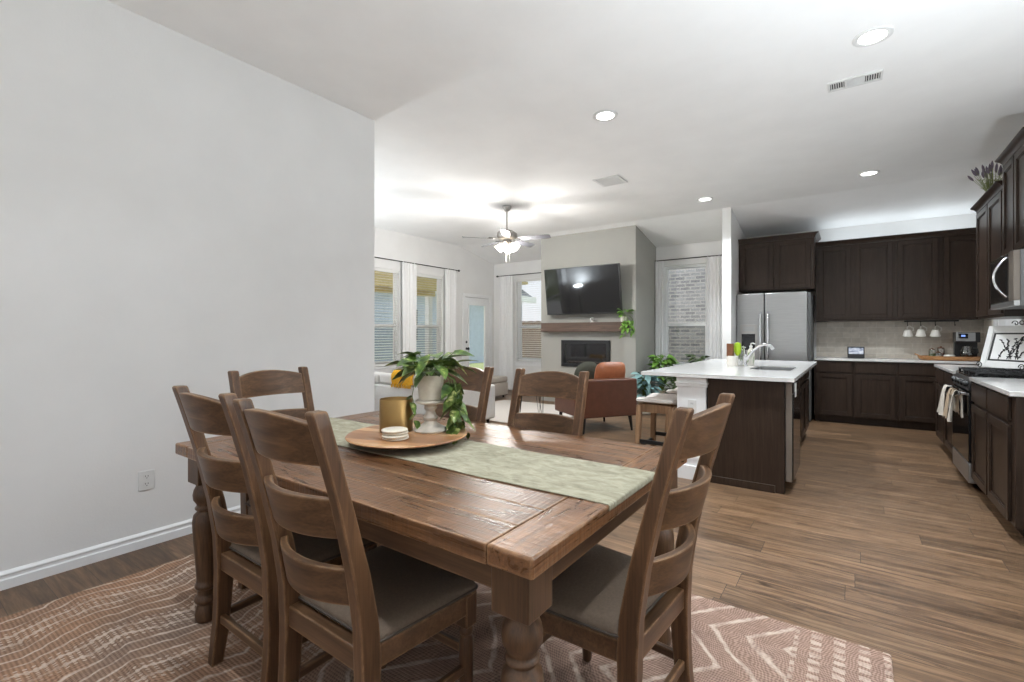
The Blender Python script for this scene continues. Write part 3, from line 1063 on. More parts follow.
# ------------------------------------------------------------------ leaves
def leaf(mb, base, direction, length, width, droop=.25, roll=0.0, heart=True, fold=.18, nseg=5):
    d = Vector(direction).normalized()
    up = Vector((0, 0, 1))
    side = d.cross(up)
    if side.length < .05:
        side = Vector((1, 0, 0))
    side.normalize()
    nrm = side.cross(d).normalized()
    side = (Matrix.Rotation(roll, 3, d) @ side)
    nrm = (Matrix.Rotation(roll, 3, d) @ nrm)
    if heart:
        prof = [(0, .05), (.10, .74), (.3, 1.0), (.55, .82), (.8, .40), (1.0, .02)]
    else:
        prof = [(0, .12), (.2, .7), (.45, 1.0), (.7, .78), (.88, .4), (1.0, .02)]
    rows = []
    base = Vector(base)
    for t_, w_ in prof:
        c = base + d * (length * t_) - up * (droop * length * t_ * t_)
        ww = w_ * width / 2
        back = -d * (length * .06) if (heart and t_ == .10) else Vector((0, 0, 0))
        rows.append([c + side * ww + nrm * (fold * ww) + back, c + side * ww * .5 + nrm * (fold * ww * .35) + back * .5, c, c - side * ww * .5 + nrm * (fold * ww * .35) + back * .5, c - side * ww + nrm * (fold * ww) + back])
    V = [[mb.bm.verts.new(p) for p in r] for r in rows]
    # underside, a leaf's thickness below
    U = [[mb.bm.verts.new(p - nrm * .0009) for p in r] for r in rows]
    for A, B in zip(V, V[1:]):
        for i in range(4):
            mb.bm.faces.new((A[i], A[i + 1], B[i + 1], B[i]))
    for A, B in zip(U, U[1:]):
        for i in range(4):
            mb.bm.faces.new((A[i + 1], A[i], B[i], B[i + 1]))
    n = len(V)
    for k in range(n - 1):
        mb.bm.faces.new((V[k][0], V[k + 1][0], U[k + 1][0], U[k][0]))
        mb.bm.faces.new((V[k + 1][4], V[k][4], U[k][4], U[k + 1][4]))
    mb.bm.faces.new([V[0][i] for i in range(5)][::-1] + [U[0][i] for i in range(5)])
    mb.bm.faces.new([V[-1][i] for i in range(5)] + [U[-1][i] for i in range(5)][::-1])


# trailing plant on the mantel
rnd = random.Random(5)
mp_ = thing('trailing_plant', 'small trailing plant spilling off the right end of the mantel', 'plant', (-3.13, 7.60, 1.465))
MB().lathe([(.0, 0), (.04, 0), (.052, .09), (.056, .1), (.05, .1), (.046, .085), (0, .085)], 20).build('pot', M['white_ceramic'], mp_, local=True)
m, st = MB(), MB()
for k in range(26):
    a = rnd.uniform(0, 2 * PI)
    e = rnd.uniform(.2, 1.2)
    r = rnd.uniform(.02, .09)
    p = Vector((r * math.cos(a) + .04, r * math.sin(a) - .01, .10 + rnd.uniform(0, .10)))
    leaf(m, p, (math.cos(a), math.sin(a), e - .4), rnd.uniform(.06, .10), rnd.uniform(.045, .07), .3, rnd.uniform(-.5, .5))
for v_ in range(10):
    a = R(-90 + rnd.uniform(5, 105))
    L = rnd.uniform(.16, .34)
    pts = [Vector((.03 * math.cos(a), .03 * math.sin(a), .10)), Vector((.08 * math.cos(a) + .02, .10 * math.sin(a), .10)), Vector((.12 * math.cos(a) + .03, .125 * math.sin(a), .05))]
    q = pts[-1]
    for j in range(int(L / .04)):
        q = q + Vector((rnd.uniform(-.008, .008), rnd.uniform(-.006, .004), -.04))
        pts.append(q)
        b_ = rnd.uniform(0, 2 * PI)
        leaf(m, q, (math.cos(b_), -abs(math.sin(b_)) * .8, -.5), rnd.uniform(.055, .085), rnd.uniform(.04, .06), .4, rnd.uniform(-.6, .6))
    st.tube(pts, .0022, 5)
m.build('foliage', M['bright_leaf'], mp_, local=True)
st.build('stems', M['stem'], mp_, local=True)

# ------------------------------------------------------------------ kitchen cabinets
def shaker(mb, face, u0, u1, z0, z1, v, st=.055, th=.019):
    """a framed door front with a recessed panel and a stepped inner edge"""
    for a_, b_, c_, d_ in ((u0, u0 + st, z0, z1), (u1 - st, u1, z0, z1), (u0 + st, u1 - st, z0, z0 + st), (u0 + st, u1 - st, z1 - st, z1)):
        face.box(mb, a_, b_, v, v + th, c_, d_)
    face.box(mb, u0 + st, u1 - st, v, v + th * .35, z0 + st, z1 - st)
    e = .010
    for a_, b_, c_, d_ in ((u0 + st, u0 + st + e, z0 + st, z1 - st), (u1 - st - e, u1 - st, z0 + st, z1 - st), (u0 + st + e, u1 - st - e, z0 + st, z0 + st + e), (u0 + st + e, u1 - st - e, z1 - st - e, z1 - st)):
        face.box(mb, a_, b_, v + th * .35, v + th * .7, c_, d_)


def slab(mb, face, u0, u1, z0, z1, v, th=.019):
    face.box(mb, u0, u1, v, v + th, z0, z1)


def cabinet(name, label, face, u0, u1, z0, z1, depth, doors=(), drawers=(), crown=False, toe=False, group=None, crown_ends=(0, 0), ct=.07):
    c = face.p((u0 + u1) / 2, -depth / 2, 0 if toe else z0)
    t_ = thing(name, label, 'cabinet', c, 0, group)
    m = MB()
    if toe:
        face.box(m, u0, u1, 0, -depth, .10, z1)
        face.box(m, u0, u1, -.07, -depth, 0, .10)
    else:
        face.box(m, u0, u1, 0, -depth, z0, z1)
    m.build('carcass', M['dark_cab'], t_, bev=.002)
    for a_, b_, c_, d_ in doors:
        m = MB()
        shaker(m, face, a_, b_, c_, d_, .0005)
        m.build('door', M['dark_cab'], t_, bev=.0022)
    for a_, b_, c_, d_ in drawers:
        m = MB()
        slab(m, face, a_, b_, c_, d_, .0005)
        m.build('drawer', M['dark_cab'], t_, bev=.003)
    if crown:
        prof = [(0, 0), (.012, 0), (.014, ct * .3), (.03, ct * .62), (.05, ct * .82), (.055, ct), (0, ct)]
        e0, e1 = crown_ends
        rings = [[face.p(u0 - (v if e0 else 0), v, z1 + z) for v, z in prof], [face.p(u1 + (v if e1 else 0), v, z1 + z) for v, z in prof]]
        m = MB().loft(rings)
        for e, u, s in ((e0, u0, -1), (e1, u1, 1)):
            if e:
                m.loft([[face.p(u + s * v, v, z1 + z) for v, z in prof], [face.p(u + s * v, -depth, z1 + z) for v, z in prof]])
        face.box(m, u0, u1, 0, -depth, z1, z1 + ct * .5)
        m.build('crown_moulding', M['dark_cab'], t_)
    return t_


FB = Face('N', 8.15)       # faces of the back base cabinets
FU = Face('N', 8.40)       # faces of the back wall cabinets
bases = ((-.455, .01, -.433, -.012, 'dark base cabinet with drawer next to the refrigerator'),
         (.01, .48, .032, .458, 'dark base cabinet with drawer in the middle of the back counter'),
         (.48, .93, .506, .905, 'dark base cabinet with drawer under the coffee tray'))
for u0, u1, a, b, lab in bases:
    cabinet('base_cabinet', lab, FB, u0, u1, 0, .884, .58, [(a, b, .115, .70)], [(a, b, .725, .868)], toe=True, group='back wall base cabinets')
cabinet('base_cabinet', 'dark base cabinet in the back corner beside the pantry door', FB, .93, EAST - .004, 0, .884, .58, [(.955, EAST - .03, .115, .70)], [(.955, EAST - .03, .725, .868)], toe=True, group='back wall base cabinets')
wc = cabinet('wall_cabinet', 'dark two-door wall cabinet above the smart display', FU, -.45, .47, 1.445, 2.54, .335, [(-.412, -.025, 1.475, 2.525), (.022, .442, 1.475, 2.525)], crown=True, group='back wall upper cabinets')
FILL_STRIPS = [(wc, -.40, .44, 8.46, 8.66, 2.576)]
wc = cabinet('wall_cabinet', 'dark two-door wall cabinet above the mugs and coffee maker', FU, .47, EAST - .004, 1.445, 2.54, .335, [(.500, .912, 1.475, 2.525), (.968, 1.375, 1.475, 2.525)], crown=True, group='back wall upper cabinets')
FILL_STRIPS.append((wc, .50, 1.36, 8.46, 8.66, 2.576))
def fill_strip(cab, x0, x1, y0, y1, z):  # unseen cabinet-top lights added to brighten the kitchen ceiling
    MB().box(x0, x1, y0, y1, z, z + .012).build('fill_light_strip', M['white_plastic'], cab)
    l0 = LOC[cab.name][0]
    fill_uplight(cab, ((x0 + x1) / 2 - l0[0], (y0 + y1) / 2 - l0[1], z + .016 - l0[2]), x1 - x0 - .01, y1 - y0 - .01, FILL_STRIP_POWER * max(x1 - x0, y1 - y0))


FF = Face('N', 8.13)
cabinet('refrigerator_cabinet', 'deep dark cabinet with two doors above the refrigerator', FF, -1.45, -.452, 1.915, 2.655, .61, [(-1.415, -.975, 1.94, 2.64), (-.945, -.50, 1.94, 2.64)], crown=True, crown_ends=(0, 1))
for a_ in FILL_STRIPS:
    fill_strip(*a_)
m = MB().box(-.455, EAST - .002, 8.105, NORTH - .013, .884, .914)
tag(m.build('back_countertop', M['quartz'], bev=.003), 'white countertop along the tiled back wall', 'countertop')

# right run
FR = Face('E', .785)
RD = EAST - .785 - .004
cabinet('base_cabinet', 'dark end base cabinet with two drawers and doors in front of the range', FR, 4.045, 5.222, 0, .884, RD,
        [(4.12, 4.655, .115, .70), (4.695, 5.215, .115, .70)], [(4.12, 4.655, .725, .868), (4.695, 5.215, .725, .868)], toe=True, group='right run base cabinets')
cabinet('base_cabinet', 'dark base cabinet on the far side of the range under the cookbook stand', FR, 5.992, 7.23, 0, .884, RD,
        [(6.01, 6.60, .115, .70), (6.63, 7.215, .115, .70)], [(6.01, 6.60, .725, .868), (6.63, 7.215, .725, .868)], toe=True, group='right run base cabinets')
m = MB().box(.755, EAST - .002, 4.02, 5.222, .884, .914)
tag(m.build('countertop_slab', M['quartz'], bev=.003), 'white countertop on this side of the range', 'countertop')
m = MB().box(.755, EAST - .002, 5.992, 7.25, .884, .914)
tag(m.build('countertop_slab', M['quartz'], bev=.003), 'white countertop beyond the range holding the cookbook stand', 'countertop')
FRU = Face('E', 1.09)
UD = EAST - 1.09 - .004
cabinet('wall_cabinet', 'dark two-door wall cabinet left of the microwave under the lavender', FRU, 5.96, 7.06, 1.41, 2.545, UD, [(5.985, 6.50, 1.44, 2.53), (6.535, 7.035, 1.44, 2.53)], crown=True, crown_ends=(0, 1), group='right wall upper cabinets')
cabinet('wall_cabinet', 'tall raised dark cabinet directly above the microwave', FRU, 5.19, 5.955, 1.905, 2.735, UD, [(5.585, 5.935, 1.93, 2.72), (5.21, 5.555, 1.93, 2.72)], crown=True, crown_ends=(1, 1), group='right wall upper cabinets')

# microwave over the range
mw = thing('microwave', 'stainless over-range microwave with curved bar handle', 'microwave', (1.20, 5.575, 1.47))
m = MB().box(1.035, EAST - .004, 5.195, 5.95, 1.47, 1.90)
m.build('housing', M['steel_side'], mw, bev=.003)
MB().box(1.0, 1.035, 5.345, 5.948, 1.515, 1.897).build('door', M['dark_steel'], mw, bev=.004)
MB().box(.997, 1.0, 5.42, 5.915, 1.555, 1.86).build('door_glass', M['black_gloss'], mw, smooth=False)
MB().box(.998, 1.035, 5.198, 5.34, 1.515, 1.897).build('control_panel', M['steel_edge'], mw, bev=.003)
MB().box(1.0, 1.035, 5.198, 5.948, 1.472, 1.512).build('vent_grille', M['steel'], mw, bev=.003)
m = MB()
m.tube([(.998 - .075 * math.sin(PI * k / 12) ** .8 * 1.0, 5.385, 1.55 + .31 * k / 12) for k in range(13)], .011, 10)
m.build('handle', M['chrome'], mw)

# range
rg = thing('gas_range', 'black and stainless gas range with cast grates and oven door', 'range', (1.09, 5.607, 0))
m = MB().box(.80, EAST - .004, 5.228, 5.986, .06, .90)
m.box(.84, EAST - .03, 5.26, 5.95, .0, .06)
m.build('body', M['black_plastic'], rg, bev=.002)
MB().box(.775, EAST - .006, 5.225, 5.989, .90, .918).build('cooktop', M['black_gloss'], rg, bev=.003)
m = MB().prism([(.80, .79), (.752, .80), (.775, .905), (.80, .905)], 1, 5.230, 5.984)
m.build('control_panel', M['black_plastic'], rg, bev=.002)
for k in range(5):
    mt = Matrix.Translation((.763, 5.33 + .138 * k, .852)) @ Matrix.Rotation(R(-102), 4, 'Y')
    m = MB().lathe([(.0, 0), (.024, 0), (.022, .028), (.018, .032), (0, .032)], 16, mat=mt)
    m.build('knob', M['black_metal'], rg)
od = MB().box(.752, .798, 5.232, 5.982, .225, .785).build('oven_door', M['black_gloss'], rg, bev=.004)
m = MB()
m.box(.695, .712, 5.27, 5.945, .755, .787)
for yy in (5.30, 5.915):
    m.box(.712, .753, yy - .012, yy + .012, .758, .784)
m.build('handle', M['chrome'], od, bev=.005)
MB().box(.752, .798, 5.232, 5.982, .062, .215).build('drawer', M['steel'], rg, bev=.005)
for gi, (y0, y1) in enumerate(((5.245, 5.475), (5.495, 5.72), (5.74, 5.968))):
    m = MB()
    z0, z1 = .918, .952
    for yy in (y0, y1):
        m.box(.80, 1.36, yy - .006, yy + .006, z1 - .014, z1)
    for xx in (.80, .985, 1.175, 1.36):
        m.box(xx - .006, xx + .006, y0, y1, z1 - .013, z1 - .001)
    yc = (y0 + y1) / 2
    m.box(.80, 1.36, yc - .005, yc + .005, z1 - .012, z1 + .004)
    for xx in (.90, 1.08, 1.27):
        m.box(xx - .005, xx + .005, y0, y1, z1 - .012, z1 + .003)
    for xx in (.80, 1.36):
        for yy in (y0, y1):
            m.box(xx - .008, xx + .008, yy - .008, yy + .008, z0, z1)
    m.build('grate', M['black_metal'], rg, bev=.002)
    for xx in (.93, 1.22):
        m = MB().lathe([(.045, 0), (.045, .008), (.03, .012), (.028, .02), (0, .021)], 16, (xx, yc, .918))
        m.build('burner_cap', M['black_metal'], rg)


# towels over the oven handle
def towel(y0, y1, drop_f, drop_b, mat, label, seed):
    rnd = random.Random(seed)
    n = 18
    rings = []
    prof = [(-.006, -drop_b)] + [(-.004, -drop_b * k / 4) for k in (3, 2, 1)] + [(-.001, .012), (.012, .020), (.026, .013), (.030, -.03)] + [(.030 + .018 * k / 6, -.03 - (drop_f - .03) * k / 6) for k in range(1, 7)]
    ph = rnd.random() * 6
    top, bot = [], []
    for i in range(n + 1):
        tt = i / n
        spread = lambda f: y0 + (y1 - y0) * (.5 + (tt - .5) * (.40 + .72 * f))
        A, B = [], []
        for k, (o, dz) in enumerate(prof):
            f = abs(min(dz, 0)) / max(drop_f, drop_b)
            w_ = .011 * math.sin(tt * 11 + ph + f) * (f ** .6 if k > 4 else 0)
            x = .7065 - o - w_ - (.008 if k > 6 else 0) + (.0 if k > 4 else .012)
            z = .772 + dz + (.006 * math.sin(tt * 5 + ph) if k in (0, len(prof) - 1) else 0) + .0
            A.append((x, spread(f), z))
            B.append((x - .003 if k > 5 else x + .003, spread(f), z - (.0 if k not in (4, 5, 6) else .004)))
        top.append(A)
        bot.append(B)
    rings = [a + b[::-1] for a, b in zip(top, bot)]
    tag(MB().loft(rings).build('dish_towel', mat), label, 'towel', 'towels on the oven handle')


towel(5.60, 6.0, .25, .20, M['towel_cream'], 'cream dish towel at the far end of the oven handle', 1)
towel(5.44, 5.62, .23, .19, M['towel_tan'], 'tan dish towel beside the cream one on the oven handle', 2)
towel(5.27, 5.37, .24, .20, M['towel_cream'], 'narrow pale towel at the near end of the oven handle', 3)

# refrigerator
FY = 7.93
rf = thing('refrigerator', 'stainless side-by-side refrigerator with ice dispenser', 'refrigerator', (-.98, 8.32, 0))
MB().box(-1.448, -.492, FY + .08, NORTH - .03, .02, 1.85).build('body', M['steel_side'], rf, bev=.004)
MB().box(-1.44, -.50, FY + .09, NORTH - .1, 0, .03).build('base', M['black_plastic'], rf)
d1 = MB().box(-1.446, -1.072, FY, FY + .075, .09, 1.865).build('door', M['steel'], rf, bev=.012, seg=3)
d2 = MB().box(-1.062, -.525, FY, FY + .075, .09, 1.865).build('door', M['steel'], rf, bev=.012, seg=3)
for d_, xx in ((d1, -1.115), (d2, -1.015)):
    m = MB()
    m.tube([(xx, FY + .004, .62), (xx, FY - .045, .65), (xx, FY - .055, .74), (xx, FY - .058, 1.1), (xx, FY - .055, 1.46), (xx, FY - .045, 1.55), (xx, FY + .004, 1.58)], .016, 10)
    m.build('handle', M['chrome'], d_)
m = MB().box(-1.40, -1.165, FY - .006, FY + .001, 1.00, 1.40)
m.build('dispenser_panel', M['fan_metal'], d1, bev=.003)
MB().box(-1.375, -1.19, FY - .0085, FY - .005, 1.02, 1.26).build('dispenser_recess', M['black_gloss'], d1)
MB().box(-1.36, -1.205, FY - .008, FY - .005, 1.30, 1.37).build('dispenser_display', M['steel'], d1)

# ------------------------------------------------------------------ kitchen island
IX0, IX1, IY0, IY1 = -1.57, -.365, 4.225, 7.07
isl = thing('kitchen_island', 'kitchen island base with dark end panel and white seating side', 'kitchen island', (-.85, 5.65, 0))
m = MB().box(-1.235, -1.02, 4.30, 7.03, 0, .884)
m.build('seating_side_wall', M['trim'], isl)
m = MB().box(-1.258, -1.018, 4.262, 4.30, 0, .80)
m.box(-1.268, -1.006, 4.25, 4.312, .80, .825)
m.box(-1.275, -1.0, 4.244, 4.318, .825, .84)
m.box(-1.262, -1.012, 4.256, 4.306, .84, .884)
m.box(-1.268, -1.010, 4.248, 4.30, 0, .12)
m.box(-1.225, -1.05, 4.258, 4.264, .17, .20)
m.build('pilaster', M['trim'], isl, bev=.004)
m = MB().box(-1.006, -.435, 4.275, 4.31, .0, .884)
m.box(-1.006, -.50, 4.262, 4.276, .0, .06)
m.build('end_panel', M['dark_cab'], isl, bev=.002)
MB().box(-1.02, -.50, 4.31, 7.03, .0, .10).build('plinth', M['cab_gap'], isl)
m = MB().box(-1.02, -.465, 4.885, 7.03, .10, .70)
m.box(-1.02, -.85, 4.885, 7.03, .70, .884)
m.box(-.85, -.465, 4.885, 5.10, .70, .884)
m.box(-.85, -.465, 5.80, 7.03, .70, .884)
m.box(-.468, -.465, 5.10, 5.80, .70, .884)
m.build('carcass', M['dark_cab'], isl)
MB().box(-1.02, -.50, 4.31, 4.885, .10, .884).build('dishwasher_bay', M['cab_gap'], isl)
FI = Face('W', -.465)
for k, (u0, u1) in enumerate(((4.90, 5.41), (5.43, 5.94), (5.98, 6.47), (6.50, 7.01))):
    m = MB()
    shaker(m, FI, u0, u1, .115, .70, .0005)
    m.build('door', M['dark_cab'], isl, bev=.002)
    m = MB()
    slab(m, FI, u0, u1, .725, .868, .0005)
    m.build('drawer', M['dark_cab'], isl, bev=.003)
o_ = thing('power_outlet', 'white outlet on the white end of the kitchen island', 'outlet', (-1.13, 4.262, .63), 0, 'white wall outlets')
MB().box(-.036, .036, -.005, 0, -.058, .058).build('plate', M['white_plastic'], o_, local=True, bev=.002)
m = MB()
for zz in (-.026, .026):
    for xx in (-.007, .007):
        m.box(xx - .0015, xx + .0015, -.0056, -.005, zz - .007, zz + .007)
m.build('sockets', M['outlet_dark'], o_, local=True)

# worktop with a sink cut-out
SX0, SX1, SY0, SY1 = -.83, -.47, 5.12, 5.78
m = MB()
for x0, x1, y0, y1 in ((IX0, SX0, IY0, IY1), (SX1, IX1, IY0, IY1), (SX0, SX1, IY0, SY0), (SX0, SX1, SY1, IY1)):
    m.box(x0, x1, y0, y1, .884, .914)
bmesh.ops.remove_doubles(m.bm, verts=m.bm.verts[:], dist=1e-5)
tag(m.build('island_countertop', M['quartz'], smooth=False), 'long white countertop on the kitchen island', 'countertop')
sk = MB()
e = .004
for x0, x1, y0, y1, z0, z1 in ((SX0 + e, SX0 + .014, SY0 + e, SY1 - e, .72, .905), (SX1 - .014, SX1 - e, SY0 + e, SY1 - e, .72, .905), (SX0 + .014, SX1 - .014, SY0 + e, SY0 + .014, .72, .905), (SX0 + .014, SX1 - .014, SY1 - .014, SY1 - e, .72, .905), (SX0 + e, SX1 - e, SY0 + e, SY1 - e, .71, .72)):
    sk.box(x0, x1, y0, y1, z0, z1)
tag(sk.build('undermount_sink', M['steel'], smooth=False), 'stainless sink set into the island countertop', 'sink')
# faucet
fc = thing('kitchen_faucet', 'chrome arched faucet behind the island sink', 'faucet', (-.93, 5.55, .914))
MB().lathe([(.0, 0), (.03, 0), (.03, .01), (.022, .018), (.021, .10), (.024, .115), (.020, .13), (0, .132)], 18).build('body', M['chrome'], fc, local=True)
pts = [(0, 0, .06), (.03, -.012, .10), (.08, -.03, .165), (.14, -.05, .215), (.20, -.07, .235), (.245, -.085, .225), (.275, -.095, .19)]
MB().tube(pts, [.016, .016, .015, .014, .014, .016, .018], 12).build('spout', M['chrome'], fc, local=True)
MB().tube([(0, 0, .13), (-.005, .01, .16), (-.02, .03, .215)], [.012, .009, .007], 8).build('lever', M['chrome'], fc, local=True)
# dishwasher
dw = thing('dishwasher', 'dishwasher built into the end of the kitchen island', 'dishwasher', (-.42, 4.58, 0))
MB().box(-.498, -.43, 4.315, 4.88, .10, .878).build('tub', M['steel_side'], dw)
MB().box(-.43, -.385, 4.288, 4.88, .10, .876).build('door', M['steel_edge'], dw, bev=.004)
MB().box(-.386, -.378, 4.295, 4.875, .79, .872).build('control_panel', M['black_gloss'], dw, bev=.002)
MB().box(-.386, -.376, 4.295, 4.875, .115, .785).build('front_panel', M['black_gloss'], dw, bev=.002)
sg = MB().box(-.376, -.373, 4.42, 4.50, .75, .86)
tag(sg.build('paper_card', M['paper'], bev=.001), 'small white card stuck on the dishwasher front', 'card')

# things behind the sink
cr = thing('utensil_crock', 'white crock beside the island faucet holding sink brushes', 'crock', (-1.05, 5.53, .914))
MB().lathe([(0, 0), (.052, 0), (.056, .01), (.056, .105), (.052, .11), (.048, .105), (.048, .012), (0, .01)], 24).build('pot', M['white_ceramic'], cr, local=True)
bb = MB().box(-1.10, -1.035, 5.49, 5.54, 1.02, 1.155)
bb.tube([(-1.068, 5.515, .93), (-1.068, 5.515, 1.02)], .008, 8)
tag(bb.build('scrub_brush', M['amber'], bev=.006), 'brown wooden scrub brush standing in the white crock', 'brush')
gm = MB()
gm.tube([(-1.028, 5.555, .93), (-1.010, 5.565, 1.03)], .006, 8)
gm.lathe([(0, 0), (.02, .01), (.036, .05), (.038, .10), (.028, .14), (0, .15)], 16, (-1.005, 5.57, 1.02))
tag(gm.build('dish_brush', M['lime']), 'lime green dish brush in the white crock', 'brush')
for k, (x, y, h, lab) in enumerate(((-.985, 5.66, .20, 'clear soap bottle directly behind the island faucet'), (-.90, 5.72, .24, 'taller patterned bottle behind the arch of the faucet'))):
    bt = thing('soap_bottle', lab, 'bottle', (x, y, .914), 0, 'bottles behind the island faucet')
    MB().lathe([(0, 0), (.034, 0), (.036, .01), (.036, h * .62), (.026, h * .72), (.014, h * .78), (.014, h * .84), (0, h * .84)], 18).build('body', M['white_ceramic'] if k else M['clear'], bt, local=True)
    m = MB().lathe([(.016, h * .83), (.016, h * .9), (.006, h * .91), (.006, h)], 12)
    m.tube([(0, 0, h), (.02, -.01, h + .004), (.045, -.02, h - .004)], .006, 8)
    m.build('pump', M['white_plastic'], bt, local=True)
    m = MB()
    rr = random.Random(k)
    for j in range(9):
        a = rr.uniform(-2.6, -.4)
        zz = rr.uniform(.03, h * .5)
        leaf(m, (.0365 * math.cos(a), .0365 * math.sin(a), zz), (-.3 * math.sin(a), .3 * math.cos(a), .9), .035, .014, 0, 0, False)
    m.build('leaf_print', M['bright_leaf'], bt, local=True)


# bar stools
def stool(x, y, rz, label, first=[None]):
    if first[0] is not None:
        return dup(first[0], (x, y, 0), rz, label)
    t_ = thing('bar_stool', label, 'stool', (x, y, 0), rz, 'saddle seat bar stools at the island')
    first[0] = t_
    hw, hd = .215, .165
    rings = []
    for i in range(13):
        u = -1 + 2 * i / 12
        xx = u * (hw + .015)
        zt = .60 + .035 * u * u
        e_ = (1 - abs(u) ** 8)
        th_ = .055 * (.45 + .55 * e_)
        ring = []
        for k in range(16):
            a = 2 * PI * k / 16
            c_, s_ = math.cos(a), math.sin(a)
            ring.append((xx, (hd + .012) * abs(c_) ** .35 * (1 if c_ >= 0 else -1) * (.94 + .06 * e_), zt + th_ * .5 + th_ * .5 * abs(s_) ** .6 * (1 if s_ >= 0 else -1)))
        rings.append(ring)
    MB().loft(rings).build('seat_cushion', M['stool_seat'], t_, local=True)
    m = MB()
    for yy in (-hd + .02, hd - .02):
        m.box(-hw + .03, hw - .03, yy - .011, yy + .011, .535, .603)
    for xx in (-hw + .022, hw - .022):
        m.box(xx - .011, xx + .011, -hd + .02, hd - .02, .535, .612)
    m.build('seat_frame', M['stool_wood'], t_, local=True, bev=.003)
    for sx in (-1, 1):
        for sy in (-1, 1):
            m = MB()
            m.loft([[(sx * (hw - .022 + sp) + dx, sy * (hd - .02 + sp * .6) + dy, z) for dx, dy in ((-.026, -.022), (.026, -.022), (.026, .022), (-.026, .022))] for z, sp in ((0, .03), (.3, .015), (.60, 0))])
            m.build('leg', M['stool_wood'], t_, local=True, bev=.003)
    m = MB()
    for yy in (-hd, hd):
        m.box(-hw, hw, yy - .01, yy + .01, .19, .225)
    for xx in (-hw - .002, hw + .002):
        m.box(xx - .01, xx + .01, -hd, hd, .25, .285)
    m.build('footrest', M['black_metal'], t_, local=True, bev=.003)
    return t_


stool(-1.47, 4.50, R(90), 'bar stool at the near corner of the island')
stool(-1.44, 5.28, R(90), 'bar stool behind the first one along the island')

# ------------------------------------------------------------------ things on the back counter
sd = thing('smart_display', 'small black smart display on the back counter', 'smart display', (.035, 8.40, .914))
m = MB().prism([(.07, 0), (-.055, 0), (-.03, .165), (-.012, .165)], 0, -.098, .098)
m.build('housing', M['black_plastic'], sd, local=True, bev=.006)
t = NT('lit_display')
nz = t.noise(t.obj((6, 1, 14)), 2, 3)
t.set(color=(.02, .02, .02, 1), emit=t.ramp(nz, [(.35, srgb(60, 70, 90)), (.5, srgb(170, 180, 200)), (.65, srgb(220, 224, 230))]), estr=.8, rough=.2)
tl = Matrix.Rotation(math.atan2(.025, .165), 4, 'X')
m = MB().box(-.085, .085, -.002, .0, .062, .150, Matrix.Translation((0, -.055, 0)) @ Matrix.Rotation(-math.atan2(.025, .165), 4, 'X'))
m.build('screen', t.m, sd, local=True)

tr = thing('serving_tray', 'long oval wooden tray on the back counter', 'tray', (1.035, 8.43, .914))
def oval(rx, ry, z, n=32):
    return [(rx * math.cos(2 * PI * k / n), ry * math.sin(2 * PI * k / n), z) for k in range(n)]
MB().loft([oval(.29, .17, 0), oval(.31, .19, .012), oval(.328, .205, .055), oval(.315, .193, .055), oval(.297, .176, .016)]).build('bowl', M['tray_wood'], tr, local=True)
m = MB()
m.tube([(.30, -.05, .05), (.34, -.04, .07), (.35, 0, .075), (.34, .04, .07), (.30, .05, .05)], .009, 8)
m.tube([(-.30, -.05, .05), (-.34, -.04, .07), (-.35, 0, .075), (-.34, .04, .07), (-.30, .05, .05)], .009, 8)
m.build('handles', M['tray_wood'], tr, local=True)
cf = thing('coffee_maker', 'black and silver drip coffee maker on the wooden tray', 'coffee maker', (1.19, 8.42, .931))
MB().box(-.11, .11, -.10, .12, 0, .03).build('base', M['black_plastic'], cf, local=True, bev=.006)
MB().box(-.11, .11, .03, .12, .03, .26).build('water_tank', M['black_plastic'], cf, local=True, bev=.006)
MB().box(-.115, .115, -.11, .125, .22, .35).build('brew_head', M['black_plastic'], cf, local=True, bev=.008)
MB().box(-.115, .07, -.116, -.109, .235, .345).build('control_panel', M['steel'], cf, local=True, bev=.003)
t = NT('blue_lit_display')
t.set(color=(.02, .02, .05, 1), emit=srgb(120, 150, 220), estr=1.2)
MB().box(-.09, .0, -.119, -.115, .27, .33).build('display', M['black_gloss'], cf, local=True)
MB().box(-.065, -.025, -.1205, -.1185, .292, .315).build('clock_digits', t.m, cf, local=True)
ca = MB().lathe([(0, .032), (.06, .032), (.068, .06), (.066, .11), (.048, .15), (.045, .17), (.04, .17), (.043, .15), (.06, .11), (.062, .06), (0, .045)], 20, (0, -.03, 0)).build('carafe', M['clear'], cf, local=True)
MB().tube([(.055, -.06, .15), (.09, -.09, .14), (.095, -.095, .09), (.062, -.07, .065)], .008, 8).build('carafe_handle', M['black_plastic'], ca, local=True)
MB().lathe([(0, .036), (.057, .036), (.062, .06), (.06, .09), (0, .09)], 18, (0, -.03, 0)).build('coffee', M['black_gloss'], ca, local=True)
for k, (x, y, r, h, fill, lab) in enumerate(((.86, 8.44, .04, .13, 'stem', 'glass canister with green contents on the tray'), (.95, 8.47, .042, .15, 'red', 'taller glass canister with reddish contents on the tray'), (.915, 8.375, .032, .09, 'stone', 'small glass canister in front of the other two'))):
    j = thing('glass_jar', lab, 'jar', (x, y, .931), 0, 'glass canisters on the wooden tray')
    MB().lathe([(0, 0), (r, 0), (r, h * .85), (r * .8, h * .92), (r * .74, h * .92), (r * .92, h * .84), (r * .92, .006), (0, .006)], 18).build('body', M['clear'], j, local=True)
    MB().lathe([(0, .007), (r * .9, .007), (r * .9, h * .5), (0, h * .53)], 18).build('contents', M[fill], j, local=True)
    MB().lathe([(0, h * .92), (r * .85, h * .92), (r * .85, h * .985), (r * .3, h), (r * .3, h * 1.08), (0, h * 1.1)], 18).build('lid', M['amber'], j, local=True)
